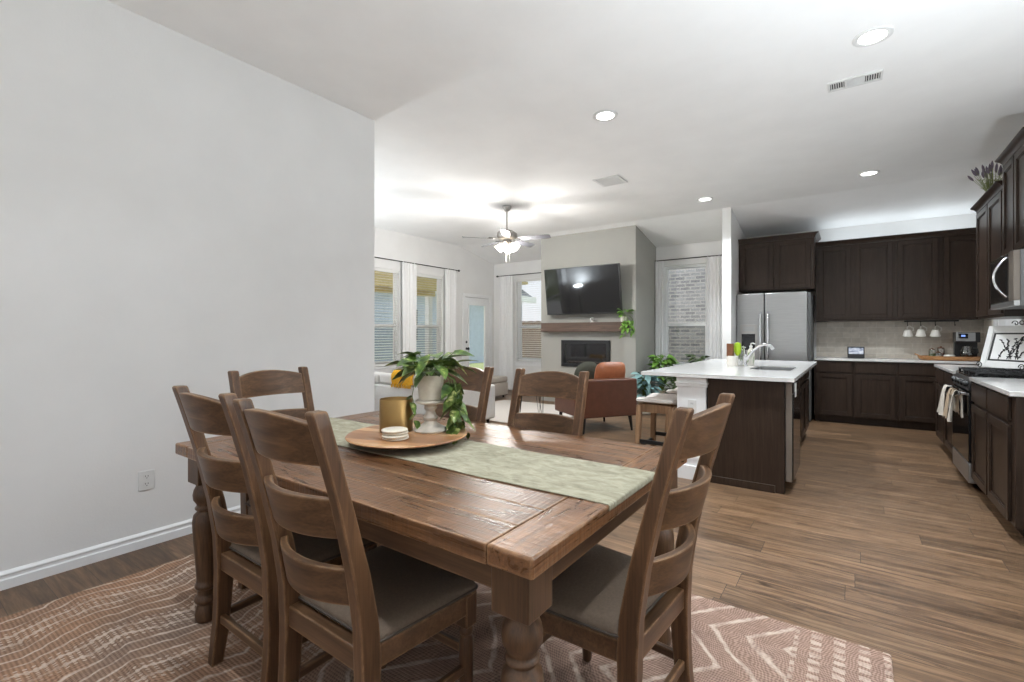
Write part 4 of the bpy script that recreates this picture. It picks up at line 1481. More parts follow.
bw = MB().lathe([(0, 0), (.03, 0), (.05, .02), (.058, .04), (.05, .055), (0, .062)], 20, (1.02, 8.36, .932))
tag(bw.build('sugar_bowl', M['white_ceramic']), 'small white domed dish in front of the coffee maker', 'dish')
# mug rail and mugs under the wall cabinet
rl = thing('mug_rail', 'dark rail with four hooks under the wall cabinet', 'hook rail', (.84, 8.58, 1.43))
MB().box(.58, 1.14, 8.572, 8.592, 1.425, 1.445).build('bar', M['black_metal'], rl)
HK = (.615, .755, .905, 1.10)
for x in HK:
    MB().tube([(x, 8.582, 1.425), (x, 8.582, 1.39), (x, 8.575, 1.372), (x, 8.560, 1.366), (x, 8.548, 1.376), (x, 8.546, 1.39)], .004, 6).build('hook', M['black_metal'], rl)
mug0 = None
for k, x in enumerate(HK[:3]):
    lab = ('white mug hanging farthest from the coffee maker', 'white mug hanging in the middle of the three', 'white mug hanging nearest the coffee maker')[k]
    loc = (x, 8.560, 1.362)
    if mug0 is None:
        mug0 = thing('mug', lab, 'mug', loc, 0, 'white mugs hanging on the rail')
        mt = Matrix.Translation((0.0, 0, -.072)) @ Matrix.Rotation(R(-12), 4, 'Y') @ Matrix.Translation((0, 0, -.0))
        body = Matrix.Translation((0, 0, -.085)) @ Matrix.Rotation(R(12), 4, 'X')
        MB().lathe([(0, -.045), (.058, -.045), (.054, -.040), (.036, .038), (.03, .045), (0, .045), ][::-1], 22, mat=body).build('cup', M['white_ceramic'], mug0, local=True)
        hp = [(.030, 0, -.075), (.062, 0, -.055), (.06, 0, -.022), (.02, 0, .0075), (.0, 0, .0), (-.004, 0, -.03), (.0, 0, -.045)]
        MB().tube(hp, .007, 8).build('handle', M['white_ceramic'], mug0, local=True)
    else:
        dup(mug0, loc, 0, lab)

# cookbook stand on the counter beyond the range
ck = thing('framed_print', 'white framed black and white print leaning on the counter beyond the range', 'framed print', (1.235, 6.47, .914), R(32))
tl = Matrix.Translation((-.06, 0, .012)) @ Matrix.Rotation(R(14), 4, 'Y')
m = MB()
for y0, y1, z0, z1 in ((-.27, -.21, 0, .42), (.21, .27, 0, .42), (-.21, .21, 0, .06), (-.21, .21, .36, .42)):
    m.box(-.012, .012, y0, y1, z0, z1, tl)
m.build('frame', M['white_plastic'], ck, local=True, bev=.004)
MB().box(-.004, .004, -.21, .21, .06, .36, tl).build('mat_board', M['paper'], ck, local=True)
m = MB()
for y0, y1, z0, z1 in ((-.20, -.18, .07, .35), (.18, .20, .07, .35), (-.18, .18, .07, .085), (-.18, .18, .335, .35)):
    m.box(-.0065, -.0035, y0, y1, z0, z1, tl)
rr = random.Random(11)
for k in range(7):
    q = Vector((-.006, rr.uniform(-.16, .16), .09))
    pts = [q]
    dirr = Vector((0, rr.uniform(-.4, .4), 1))
    for j in range(7):
        q = q + dirr * rr.uniform(.02, .04)
        if abs(q.y) > .165 or q.z > .33:
            break
        dirr.y += rr.uniform(-.6, .6)
        pts.append(q.copy())
        if abs(q.y) < .13 and q.z < .31:
            ang = rr.uniform(0, PI)
            lf = MB
            w_ = .012
            m.tube([tl @ (q + Vector((0, math.cos(ang), math.sin(ang))) * s_ * .02) for s_ in (-1, -.4, .4, 1)], [.001, .006, .006, .001], 6)
    if len(pts) > 2:
        m.tube([tl @ p for p in pts], .003, 5)
m.build('branch_drawing', M['ink'], ck, local=True)
es = thing('display_easel', 'black iron scroll easel holding up the framed print', 'easel', (1.235, 6.47, .914), R(32))
m = MB()
for s_ in (-1, 1):
    y = .20 * s_
    sp = []
    for k in range(22):
        a = k * .42
        r_ = .032 - .0012 * k
        sp.append((-.115 - r_ * math.cos(a) * .9, y + s_ * .01, .036 + r_ * math.sin(a)))
    m.tube(sp, .0042, 6)
    m.tube([(-.145, y, .0045), (-.08, y, .0045), (.0, y, .0045), (.08, y * .5, .0045)], .0045, 6)
    m.tube([(.08, y * .5, .005), (.062, y * .3, .2), (.056, 0.03 * s_, .42)], .0045, 6)
    sp = [(.052 + .001 * k, s_ * (.03 + .03 * (1 - .04 * k) * math.cos(k * .45)), .445 + .025 * (1 - .04 * k) * math.sin(k * .45)) for k in range(16)]
    m.tube(sp, .004, 6)
m.tube([(-.088, -.24, .0078), (-.088, .24, .0078)], .0035, 6)
m.build('scroll_frame', M['black_metal'], es, local=True)

# lavender on top of the wall cabinet
lv = thing('lavender_plant', 'small lavender plant on top of the dark wall cabinet', 'plant', (1.15, 6.74, 2.58))
MB().lathe([(0, 0), (.05, 0), (.062, .10), (.066, .11), (.058, .11), (.055, .095), (0, .095)], 20).build('pot', M['stone'], lv, local=True)
m = MB()
rr = random.Random(3)
for k in range(46):
    a = rr.uniform(0, 2 * PI)
    tiltv = rr.uniform(.05, .75)
    L = rr.uniform(.16, .26)
    d = Vector((math.cos(a) * tiltv, math.sin(a) * tiltv, 1)).normalized()
    p0 = Vector((.03 * math.cos(a), .03 * math.sin(a), .09))
    p1 = p0 + d * L
    m.tube([p0, (p0 + p1) / 2 + Vector((0, 0, .005)), p1], .0018, 4)
    for j in range(3):
        q = p0 + d * L * rr.uniform(.2, .7)
        leaf(m, q, (math.cos(a + j * 2), math.sin(a + j * 2), .9), .05, .008, .1, 0, False)
    if k % 2 == 0:
        fl = MB().tube([p1 - d * .005, p1 + d * .02, p1 + d * .05, p1 + d * .075], [.006, .011, .010, .003], 7)
        fl.build('flower_spike', M['lavender'], lv, local=True)
m.build('foliage', M['sage'], lv, local=True)

# outlet on the dining wall
o_ = thing('power_outlet', 'white double outlet on the long blank dining wall', 'outlet', (DIN, 1.045, .39), 0, 'white wall outlets')
MB().box(0, .006, -.0405, .0405, -.0575, .0575).build('plate', M['white_plastic'], o_, local=True, bev=.003)
m = MB()
for zz in (-.022, .022):
    m.lathe([(0, 0), (.0165, 0), (.0165, .0015), (0, .0015)], 18, mat=Matrix.Translation((.006, 0, zz)) @ Matrix.Rotation(R(90), 4, 'Y'))
m.build('socket_faces', M['white_plastic'], o_, local=True)
m = MB()
for zz in (-.022, .022):
    for yy in (-.0065, .0065):
        m.box(.0074, .0082, yy - .0013, yy + .0013, zz - .001, zz + .008)
    m.box(.0074, .0082, -.0022, .0022, zz - .010, zz - .006)
m.build('slots', M['outlet_dark'], o_, local=True)

# ------------------------------------------------------------------ rug, table
RX0, RX1, RY0, RY1 = -3.035, .12, -.10, 2.362
rug = bpy.data.objects.new('area_rug', bpy.data.meshes.new('area_rug'))
m = MB().box(0, RX1 - RX0, 0, RY1 - RY0, .0, .012)
bm = m.bm
bmesh.ops.recalc_face_normals(bm, faces=bm.faces[:])
bm.to_mesh(rug.data)
rug.data.materials.append(M['rug'])
COL.objects.link(rug)
rug.location = (RX0, RY0, 0.0005)
b_ = rug.modifiers.new('bevel', 'BEVEL')
b_.width = .005
tag(rug, 'rust and cream zigzag patterned rug under the dining table', 'rug')
FLOORZ = .0125

TX0, TX1, TY0, TY1, TT = -2.395, -.546, .839, 1.99, .78
tb = thing('dining_table', 'rustic brown farmhouse dining table with turned legs', 'dining table', ((TX0 + TX1) / 2, (TY0 + TY1) / 2, FLOORZ))
EW = .125
m = MB()
n = 9
pw = (TY1 - TY0) / n
for k in range(n):
    m.box(TX0 + EW + .001, TX1 - EW - .001, TY0 + pw * k + .0008, TY0 + pw * (k + 1) - .0008, TT - .048, TT)
m.build('tabletop', M['top_x'], tb, bev=.0025)
for x0, x1 in ((TX0, TX0 + EW), (TX1 - EW, TX1)):
    MB().box(x0, x1, TY0, TY1, TT - .048, TT).build('breadboard_end', M['top_y'], tb, bev=.006)
ai = .045
for x0, x1, y0, y1 in ((TX0 + ai + .08, TX1 - ai - .08, TY0 + ai, TY0 + ai + .024), (TX0 + ai + .08, TX1 - ai - .08, TY1 - ai - .024, TY1 - ai)):
    MB().box(x0, x1, y0, y1, .655, TT - .048).build('long_apron', M['chair_x'], tb, bev=.003)
for x0, x1 in ((TX0 + ai, TX0 + ai + .024), (TX1 - ai - .024, TX1 - ai)):
    MB().box(x0, x1, TY0 + ai + .08, TY1 - ai - .08, .655, TT - .048).build('end_apron', M['chair_y'], tb, bev=.003)
LEGP = [(.0, 0), (.036, 0), (.041, .012), (.043, .035), (.037, .06), (.033, .075), (.042, .083), (.045, .095), (.041, .106), (.033, .112), (.032, .135), (.042, .145), (.044, .155), (.038, .165), (.036, .18),
        (.040, .24), (.046, .32), (.051, .39), (.052, .425), (.047, .455), (.034, .468), (.033, .474), (.042, .48), (.042, .488), (.034, .494), (.036, .502), (.048, .522), (.050, .542), (.046, .562), (.038, .578), (.038, .596)]
for sx, x in ((1, TX0 + .05), (-1, TX1 - .03)):
    for sy, y in ((1, TY0 + .03), (-1, TY1 - .03)):
        cx, cy = x + sx * .052, y + sy * .052
        m = MB().box(cx - .052, cx + .052, cy - .052, cy + .052, .612, TT - .0485)
        m.lathe([(r, FLOORZ + z * 1.009) for r, z in LEGP], 28, (cx, cy, 0))
        m.build('leg', M['table_leg'], tb, bev=.003)

# runner, lying on the table and just turning over its end
m = MB()
ny = 14
RYa, RYb = 1.220, 1.600
top, bot = [], []
XS = [TX0 + .004 + (TX1 - .012 - TX0) * k / 60 for k in range(61)]
for x in XS:
    A, B = [], []
    for j in range(ny + 1):
        v = j / ny
        y = RYa + (RYb - RYa) * v + .003 * math.sin(x * 8)
        z = TT + .0042 + .0011 * math.sin(x * 20 + 3 * math.sin(v * 5)) * math.sin(v * 9 + x * 4)
        A.append((x, y, z))
        B.append((x, y, z - .0026))
    top.append(A)
    bot.append(B)
for ang in (20, 50, 80, 90):
    A, B = [], []
    for j in range(ny + 1):
        y = RYa + (RYb - RYa) * j / ny + .003 * math.sin(XS[-1] * 8)
        sn, cs = math.sin(R(ang)), math.cos(R(ang))
        dz = -.010 if ang == 90 else 0
        A.append((TX1 - .004 + .0075 * sn, y, TT - .0035 + .0075 * cs + dz))
        B.append((TX1 - .004 + .005 * sn, y, TT - .0035 + .005 * cs + dz))
    top.append(A)
    bot.append(B)
m.loft([a + b[::-1] for a, b in zip(top, bot)])
tag(m.build('table_runner', M['runner']), 'pale sage green runner down the middle of the dining table', 'table runner')
RT = TT + .006

# round board on a turntable base
bd = thing('serving_board', 'round striped wooden turntable board on the runner', 'serving board', (-1.560, 1.415, RT), R(20))
MB().lathe([(0, 0), (.12, 0), (.125, .008), (.10, .018), (.05, .021), (0, .021)], 36).build('turntable_base', M['black_plastic'], bd, local=True)
m = MB().lathe([(0, .0215), (.21, .0215), (.252, .032), (.256, .037), (.252, .041), (.20, .039), (0, .039)], 56)
m.build('board', M['acacia'], bd, local=True)
BT = RT + .0392
cp = thing('candle_vessel', 'brass cylindrical candle vessel on the round board', 'candle vessel', (-1.645, 1.424, BT))
MB().lathe([(0, 0), (.069, 0), (.072, .003), (.072, .140), (.0705, .142), (.069, .140), (.069, .085), (.0, .085)], 40).build('vessel', M['brass'], cp, local=True)
MB().lathe([(0, .0855), (.0685, .0855), (.0685, .088), (0, .09)], 32).build('wax', M['brass_in'], cp, local=True)
c0 = None
for k in range(4):
    lab = ('bottom', 'second from bottom', 'third from bottom', 'topmost')[k]
    loc = (-1.517 + .003 * math.sin(k * 2.1), 1.308 + .003 * math.cos(k * 3), BT + .0108 * k)
    lab = '%s round cream coaster in the stack beside the candle vessel' % lab
    if c0 is None:
        c0 = MB().lathe([(0, 0), (.046, 0), (.0505, .0015), (.053, .004), (.053, .0063), (.0505, .0088), (.046, .0103), (0, .0103)], 36).build('coaster', M['stone'])
        tag(c0, lab, 'coaster', 'stack of round coasters')
        c0.location = loc
    else:
        c_ = c0.copy()
        COL.objects.link(c_)
        c_.location = loc
        c_['label'] = lab
ps = thing('pedestal_stand', 'distressed white turned pedestal on the round board', 'pedestal', (-1.520, 1.511, BT))
MB().lathe([(0, 0), (.070, 0), (.074, .006), (.070, .014), (.045, .026), (.030, .036), (.024, .046), (.032, .054), (.034, .062), (.026, .070), (.021, .082), (.020, .092), (.027, .098), (.029, .105), (.024, .112), (.030, .118), (.062, .124), (.066, .128), (.066, .135), (.062, .138), (0, .138)], 36).build('stand', M['distressed'], ps, local=True)
pt = thing('potted_pothos', 'green trailing pothos in a cream pot on the pedestal', 'plant', (-1.520, 1.511, BT + .1385))
MB().lathe([(0, 0), (.046, 0), (.050, .004), (.060, .10), (.062, .108), (.056, .108), (.053, .095), (0, .095)], 32).build('pot', M['stone'], pt, local=True)
MB().lathe([(0, .0955), (.0525, .0955), (.04, .099), (0, .101)], 20).build('soil', M['soil'], pt, local=True)
m, st = MB(), MB()
rr = random.Random(21)
vr = Vector((math.cos(R(35.5)), math.sin(R(35.5)), 0))      # towards the kitchen, where the long vine hangs
vf = Vector((math.sin(R(35.5)), -math.cos(R(35.5)), 0))
for k in range(44):
    a = 2 * PI * k / 44 + rr.uniform(-.2, .2)
    el = rr.uniform(.3, 1.2)
    if math.sin(a - R(35.5)) < -.2:
        el = rr.uniform(.75, 1.25)
    L = rr.uniform(.035, .095) * (.8 + .4 * math.sin(el))
    d = Vector((math.cos(a) * math.cos(el), math.sin(a) * math.cos(el), math.sin(el)))
    p0 = Vector((.03 * math.cos(a), .03 * math.sin(a), .098))
    p1 = p0 + d * L
    st.tube([p0, p0 + d * L * .5 + Vector((0, 0, .012)), p1], .0016, 5)
    ln = rr.uniform(.07, .11)
    leaf(m, p1, (d.x, d.y, rr.uniform(-.35, .45)), ln, ln * rr.uniform(.68, .85), rr.uniform(.1, .5), rr.uniform(-.5, .5))
# two taller leaves leaning to the kitchen side, one to the wall side
for off, zz, dd in ((vr * .10, .205, vr), (vr * .12, .165, vr * 1.0 + Vector((0, 0, .2))), (-vr * .11, .16, -vr), (-vr * .05, .20, -vr + vf), (vr * .02, .20, vf + vr * .3)):
    p1 = Vector(off) + Vector((0, 0, zz))
    st.tube([(0, 0, .098), Vector(off) * .5 + Vector((0, 0, zz * .8)), p1], .0018, 5)
    leaf(m, p1, dd, .095, .068, .15, rr.uniform(-.3, .3))
for v_ in range(9):
    ang = R(35.5) + rr.uniform(-.5, .45)
    dirv = Vector((math.cos(ang), math.sin(ang), 0))
    r0 = rr.uniform(.085, .12)
    L = (.22, .16, .24, .20, .12, .23, .18, .10, .21)[v_]
    pts = [Vector((0, 0, .098)), dirv * .05 + Vector((0, 0, .125)), dirv * r0 + Vector((0, 0, .09))]
    q = pts[-1]
    while L > 0:
        q = q + Vector((rr.uniform(-.008, .008), rr.uniform(-.008, .008), -.026)) + dirv * .003
        L -= .026
        pts.append(q)
        b_ = rr.uniform(0, 2 * PI)
        ln = rr.uniform(.048, .07)
        leaf(m, q, Vector((math.cos(b_), math.sin(b_), -.55)), ln, ln * .78, .35, rr.uniform(-.7, .7))
    st.tube(pts, .0018, 5)
for s_ in (-1,):
    pts = [Vector((0, 0, .098)), -vr * .06 + vf * .03 + Vector((0, 0, .10)), -vr * .075 + vf * .03 + Vector((0, 0, .02)), -vr * .06 + vf * .02 + Vector((0, 0, -.06))]
    st.tube(pts, .0018, 5)
    for p in pts[2:]:
        leaf(m, p, -vr * .6 + Vector((0, 0, -.5)), .052, .038, .3, .3)
        leaf(m, p + Vector((0, 0, -.03)), vr * .3 + vf * .5 + Vector((0, 0, -.6)), .048, .034, .3, -.3)
m.build('foliage', M['leaf'], pt, local=True)
st.build('stems', M['stem'], pt, local=True)


# ------------------------------------------------------------------ dining chairs
def post_y(z):
    P = [(0, -.195), (.12, -.178), (.25, -.168), (.38, -.166), (.48, -.172), (.62, -.196), (.80, -.240), (.95, -.282), (1.05, -.312)]
    for (z0, y0), (z1, y1) in zip(P, P[1:]):
        if z <= z1:
            return y0 + (y1 - y0) * (z - z0) / (z1 - z0)
    return P[-1][1]


CH = None


def make_chair(label):
    t_ = thing('dining_chair', label, 'chair', (0, 0, 0), 0, 'ladder back dining chairs around the table')
    for sx in (-1, 1):
        m = MB()
        rings = []
        for k in range(23):
            z = 1.05 * k / 22
            y = post_y(z)
            dp = .040 + .022 * max(0, 1 - abs(z - .40) / .42) if z > .1 else .040 + .010 * z / .1
            if z > .82:
                dp = .040
            w = .0195
            xc = sx * (.1875 + (.004 if z < .3 else 0))
            if k == 22:
                z -= .002
            rings.append([(xc - w, y - dp / 2, z), (xc + w, y - dp / 2, z), (xc + w, y + dp / 2, z), (xc - w, y + dp / 2, z)])
        y = post_y(1.05)
        rings.append([(xc - .0165, y - .017, 1.055), (xc + .0165, y - .017, 1.055), (xc + .0165, y + .017, 1.055), (xc - .0165, y + .017, 1.055)])
        m.loft(rings)
        m.build('back_post', M['chair_z'], t_, local=True, bev=.003)
    for zb, zt, arch, bow in ((.914, 1.020, .026, .042), (.718, .826, .004, .052), (.530, .632, .004, .054)):
        m = MB()
        rings = []
        for i in range(17):
            u = -1 + 2 * i / 16
            x = u * .171
            b_ = -bow * (1 - u * u)
            z0, z1 = zb, zt + arch * (1 - u * u)
            y0, y1 = post_y(z0) + b_, post_y(z1) + b_
            rings.append([(x, y0 - .011, z0), (x, y1 - .011, z1), (x, y1 + .012, z1), (x, y0 + .012, z0)])
        m.loft(rings)
        m.build('back_slat', M['chair_x'], t_, local=True, bev=.003)
    # seat frame
    m = MB()
    fr = [(-.225, .215), (.225, .215)]
    m.loft([[(x, y, z) for x, y in ((-.232, .222), (.232, .222), (.232, .198), (-.232, .198))] for z in (.352, .415)])
    m.box(-.170, .170, -.186, -.146, .352, .415)
    for sx in (-1, 1):
        m.loft([[(sx * .200, -.155, z), (sx * .176, -.155, z), (sx * .207, .20, z), (sx * .231, .20, z)] for z in (.352, .415)])
    m.build('seat_frame', M['chair_x'], t_, local=True, bev=.003)
    # upholstered seat
    def so(e, z, back=-.150):
        pts = []
        C_ = [(-.205 - e, back - e), (.205 + e, back - e), (.236 + e, .226 + e), (-.236 - e, .226 + e)]
        rad = .03
        for i in range(4):
            p = Vector(C_[i]); a = Vector(C_[i - 1]); b = Vector(C_[(i + 1) % 4])
            da, db = (a - p).normalized() * rad, (b - p).normalized() * rad
            for k in range(5):
                f = k / 4
                q = (p + da) * (1 - f) ** 2 + p * 2 * f * (1 - f) + (p + db) * f * f
                pts.append((q.x, q.y, z))
        return pts
    m = MB().loft([so(-.012, .416), so(0, .420), so(.002, .432), so(-.004, .444), so(-.02, .452), so(-.06, .458), so(-.13, .461)])
    sc_ = m.build('seat_cushion', M['seat'], t_, local=True)
    lp = so(.0035, .427)
    m = MB()
    rings = []
    nn = len(lp)
    for i in range(nn):
        p = Vector(lp[i]); d = (Vector(lp[(i + 1) % nn]) - Vector(lp[i - 1])).normalized()
        u = Vector((0, 0, 1)); w = d.cross(u)
        rings.append([p + (u * math.cos(2 * PI * k / 6) + w * math.sin(2 * PI * k / 6)) * .004 for k in range(6)])
    m.loft(rings, loop=True)
    m.build('piping', M['seat_piping'], sc_, local=True)
    for sx in (-1, 1):
        cx, cy = sx * .208, .196
        m = MB().box(cx - .024, cx + .024, cy - .024, cy + .024, .31, .414)
        m.lathe([(0, 0), (.014, 0), (.017, .01), (.020, .06), (.017, .075), (.019, .082), (.022, .13), (.0235, .22), (.022, .265), (.018, .28), (.0235, .288), (.0235, .298), (.018, .311)], 18, (cx, cy, 0))
        m.build('front_leg', M['chair_z'], t_, local=True, bev=.003)
        m = MB().loft([[(sx * .192 + dx, -.16, .175 + dz) for dx, dz in ((-.01, -.014), (.01, -.014), (.01, .014), (-.01, .014))], [(sx * .207 + dx, .18, .175 + dz) for dx, dz in ((-.01, -.014), (.01, -.014), (.01, .014), (-.01, .014))]])
        m.build('stretcher', M['chair_y'], t_, local=True, bev=.003)
    MB().box(-.175, .175, -.186, -.166, .150, .180).build('stretcher', M['chair_x'], t_, local=True, bev=.003)
    MB().box(-.185, .185, .187, .205, .215, .243).build('stretcher', M['chair_x'], t_, local=True, bev=.003)
    return t_


CHAIRS = [(-1.221, .970, -.9, 'wooden ladder back chair on this side, nearest the camera, seen from behind'),
          (-1.763, 1.010, -.9, 'wooden ladder back chair on this side, farther along towards the blank wall'),
          (-.641, 1.425, 86.2, 'wooden ladder back chair at the kitchen end of the table'),
          (-2.235, 1.335, -90, 'wooden ladder back chair at the end beside the blank wall'),
          (-1.262, 1.822, 182, 'wooden ladder back chair on the far side in front of the leather armchair'),
          (-1.862, 1.815, 180, 'wooden ladder back chair on the far side behind the pothos')]
for i, (x, y, rz, lab) in enumerate(CHAIRS):
    if i == 0:
        CH = make_chair(lab)
        CH.location = (x, y, FLOORZ)
        CH.rotation_euler = (0, 0, R(rz))
    else:
        dup(CH, (x, y, FLOORZ), R(rz), lab)


# ------------------------------------------------------------------ living room furniture
def pillow_mb(w, h, t_, mat, n=16, e=4.0):
    m = MB()
    for s_ in (1, -1):
        grid = []
        for i in range(n + 1):
            row = []
            for j in range(n + 1):
                u, v = -1 + 2 * i / n, -1 + 2 * j / n
                # square grid mapped onto a soft-cornered outline
                q = max(abs(u), abs(v))
                ln = (abs(u) ** e + abs(v) ** e) ** (1 / e)
                k = q / ln if ln > 0 else 1
                th = t_ / 2 * max(0, 1 - q ** 3) ** .5
                row.append(m.bm.verts.new(mat @ Vector((u * k * w / 2, s_ * th, v * k * h / 2))))
            grid.append(row)
        for i in range(n):
            for j in range(n):
                f = (grid[i][j], grid[i + 1][j], grid[i + 1][j + 1], grid[i][j + 1])
                m.bm.faces.new(f if s_ == 1 else f[::-1])
    bmesh.ops.remove_doubles(m.bm, verts=m.bm.verts[:], dist=1e-5)
    return m


AR = R(56.6)
ac = thing('armchair', 'brown leather armchair on tapered black legs by the fireplace', 'armchair', (-2.83, 5.88, 0), AR)
hw, hd = .41, .385
MB().box(-hw, hw, -hd, -hd + .17, .20, .68).build('backrest', M['leather'], ac, local=True, bev=.02, seg=3)
for s_ in (-1, 1):
    MB().box(s_ * hw, s_ * (hw - .12), -hd + .172, hd, .20, .56).build('armrest', M['leather'], ac, local=True, bev=.02, seg=3)
MB().box(-hw + .121, hw - .121, -hd + .172, hd - .01, .20, .30).build('seat_base', M['leather'], ac, local=True, bev=.008)
MB().box(-hw + .124, hw - .124, -hd + .175, hd + .01, .301, .44).build('seat_cushion', M['leather'], ac, local=True, bev=.03, seg=3)
for sx in (-1, 1):
    for sy in (-1, 1):
        MB().lathe([(0, 0), (.011, 0), (.013, .006), (.026, .20), (0, .20)], 14, mat=Matrix.Translation((sx * (hw - .05), sy * (hd - .05), .0)) @ Matrix.Shear('XY', 4, (-sx * .10, -sy * .10))).build('leg', M['black_metal'], ac, local=True)
ARM = Matrix.Translation((-2.83, 5.88, 0)) @ Matrix.Rotation(AR, 4, 'Z')
m = pillow_mb(.46, .46, .20, ARM @ Matrix.Translation((.17, -.095, .665)) @ Matrix.Rotation(R(14), 4, 'X'), e=5)
tag(m.build('throw_pillow', M['tan_leather']), 'tan leather cushion resting against the armchair back', 'cushion', 'cushions on the armchair')
m = pillow_mb(.40, .45, .18, ARM @ Matrix.Translation((-.05, .12, .665)) @ Matrix.Rotation(R(12), 4, 'X'), e=2.4)
tag(m.build('throw_pillow', M['green_fabric']), 'dark green fabric cushion beside the tan leather one', 'cushion', 'cushions on the armchair')

# pale rug in the living room
m = MB().box(-5.4, -3.47, 5.44, 7.3, 0.0005, .014)
tag(m.build('shag_rug', M['rug_white'], bev=.004), 'pale rug on the living room floor', 'rug')
# small side table with thin metal legs
sdt = thing('side_table', 'small side table on thin black metal legs in the living room', 'side table', (-3.74, 5.78, .014))
MB().lathe([(0, .50), (.24, .50), (.245, .505), (.245, .52), (.24, .525), (0, .525)], 36).build('top', M['stool_wood'], sdt, local=True)
for k in range(3):
    a = R(-20 + 120 * k)
    c_, s_ = math.cos(a), math.sin(a)
    MB().tube([(.16 * c_ - .05 * s_, .16 * s_ + .05 * c_, .50), (.21 * c_, .21 * s_, .006), (.16 * c_ + .05 * s_, .16 * s_ - .05 * c_, .50)], .006, 6).build('hairpin_leg', M['black_metal'], sdt, local=True)

# sofa with its back to the dining table
sf = thing('sofa', 'long cream upholstered sofa with its back to the dining table', 'sofa', (-4.75, 4.98, 0))
x0, x1, y0, y1 = -6.45, -4.15, 4.52, 5.42
MB().box(x0 + .16, x1 - .16, y0, y0 + .20, .06, .53).build('backrest', M['cream'], sf, bev=.03, seg=3)
for k in range(3):
    a_ = x0 + .16 + (x1 - x0 - .32) * k / 3
    b_ = x0 + .16 + (x1 - x0 - .32) * (k + 1) / 3
    MB().box(a_ + .004, b_ - .004, y0 + .02, y0 + .24, .532, .685).build('back_cushion', M['cream'], sf, bev=.045, seg=4)
    MB().box(a_ + .004, b_ - .004, y0 + .245, y1, .30, .45).build('seat_cushion', M['cream'], sf, bev=.035, seg=3)
MB().box(x0 + .16, x1 - .16, y0 + .201, y1 - .02, .06, .298).build('base', M['cream'], sf, bev=.01)
for a_, b_ in ((x0, x0 + .158), (x1 - .158, x1)):
    MB().box(a_, b_, y0, y1, .06, .54).build('armrest', M['cream'], sf, bev=.03, seg=3)
for a_ in (x0 + .08, x1 - .08):
    for b_ in (y0 + .08, y1 - .08):
        MB().lathe([(0, 0), (.018, 0), (.026, .06), (0, .06)], 12, (a_, b_, 0)).build('foot', M['black_metal'], sf)

# knitted throw folded over the sofa back
yp = thing('throw_blanket', 'mustard yellow fringed throw folded over the cream sofa back', 'throw blanket', (-5.10, 4.62, .69))
m = MB()
prof = [(-.10, -.13), (-.115, -.06), (-.11, .0), (-.08, .045), (0, .06), (.08, .05), (.125, .01), (.135, -.05)]
rings = []
rr = random.Random(4)
nW = 26
for i in range(nW + 1):
    u = -.20 + .40 * i / nW
    w_ = .012 * math.sin(i * 1.7) + .008 * math.sin(i * .7)
    lo_ = [(u, y * (1 + w_ * 3) - (.012 if z < .03 else 0), z + w_ * (1 if z > 0 else .4)) for y, z in prof]
    hi_ = [(u, y * .80, z - .03 if z > -.02 else z) for y, z in prof]
    rings.append(lo_ + hi_[::-1])
m.loft(rings)
m.build('cloth', M['yellow'], yp, local=True)
m = MB()
for k in range(30):
    u = -.195 + .39 * k / 29
    p = Vector((u, -.112, -.125))
    m.tube([p, p + Vector((rr.uniform(-.006, .006), -.012, -.025)), p + Vector((rr.uniform(-.012, .012), -.006, -.055))], .0045, 5)
m.build('fringe', M['yellow'], yp, local=True)

# low ottoman by the patio door
ot = thing('ottoman', 'low greige upholstered ottoman near the patio door', 'ottoman', (-6.0, 7.35, 0))
MB().box(-6.42, -5.62, 6.95, 7.75, .05, .30).build('base', M['greige'], ot, bev=.02, seg=3)
MB().box(-6.42, -5.62, 6.95, 7.75, .302, .42).build('cushion', M['greige'], ot, bev=.04, seg=4)
for a_ in (-6.35, -5.69):
    for b_ in (7.02, 7.68):
        MB().lathe([(0, 0), (.016, 0), (.022, .05), (0, .05)], 12, (a_, b_, 0)).build('foot', M['black_metal'], ot)


# plants between the fireplace and the island
def bush(name, label, loc, pot_r, pot_h, n, rmin, rmax, zlo, zhi, lmin, lmax, mat, seed, heart=True, wr=.6, pot_mat='stone', stand=0.0):
    rr = random.Random(seed)
    t_ = thing(name, label, 'plant', loc, 0, 'houseplants by the brick view window')
    MB().lathe([(0, 0), (pot_r * .75, 0), (pot_r * .8, .01), (pot_r, pot_h), (pot_r * 1.04, pot_h + .012), (pot_r * .94, pot_h + .012), (pot_r * .9, pot_h - .02), (0, pot_h - .02)], 26).build('pot', M[pot_mat], t_, local=True)
    m, st = MB(), MB()
    for k in range(n):
        a = rr.uniform(0, 2 * PI)
        f = rr.random()
        z = zlo + (zhi - zlo) * f
        r = rmin + (rmax - rmin) * rr.random() ** .7 * math.sin(PI * (.25 + .6 * f))
        p = Vector((r * math.cos(a), r * math.sin(a), z))
        st.tube([(0.02 * math.cos(a), .02 * math.sin(a), pot_h - .02), (r * .4 * math.cos(a), r * .4 * math.sin(a), pot_h + (z - pot_h) * .7), p], .003, 5)
        ln = rr.uniform(lmin, lmax)
        leaf(m, p, (math.cos(a), math.sin(a), rr.uniform(-.3, .7)), ln, ln * wr, rr.uniform(.15, .5), rr.uniform(-.5, .5), heart)
    m.build('foliage', M[mat], t_, local=True)
    st.build('stems', M['stem'], t_, local=True)
    return t_


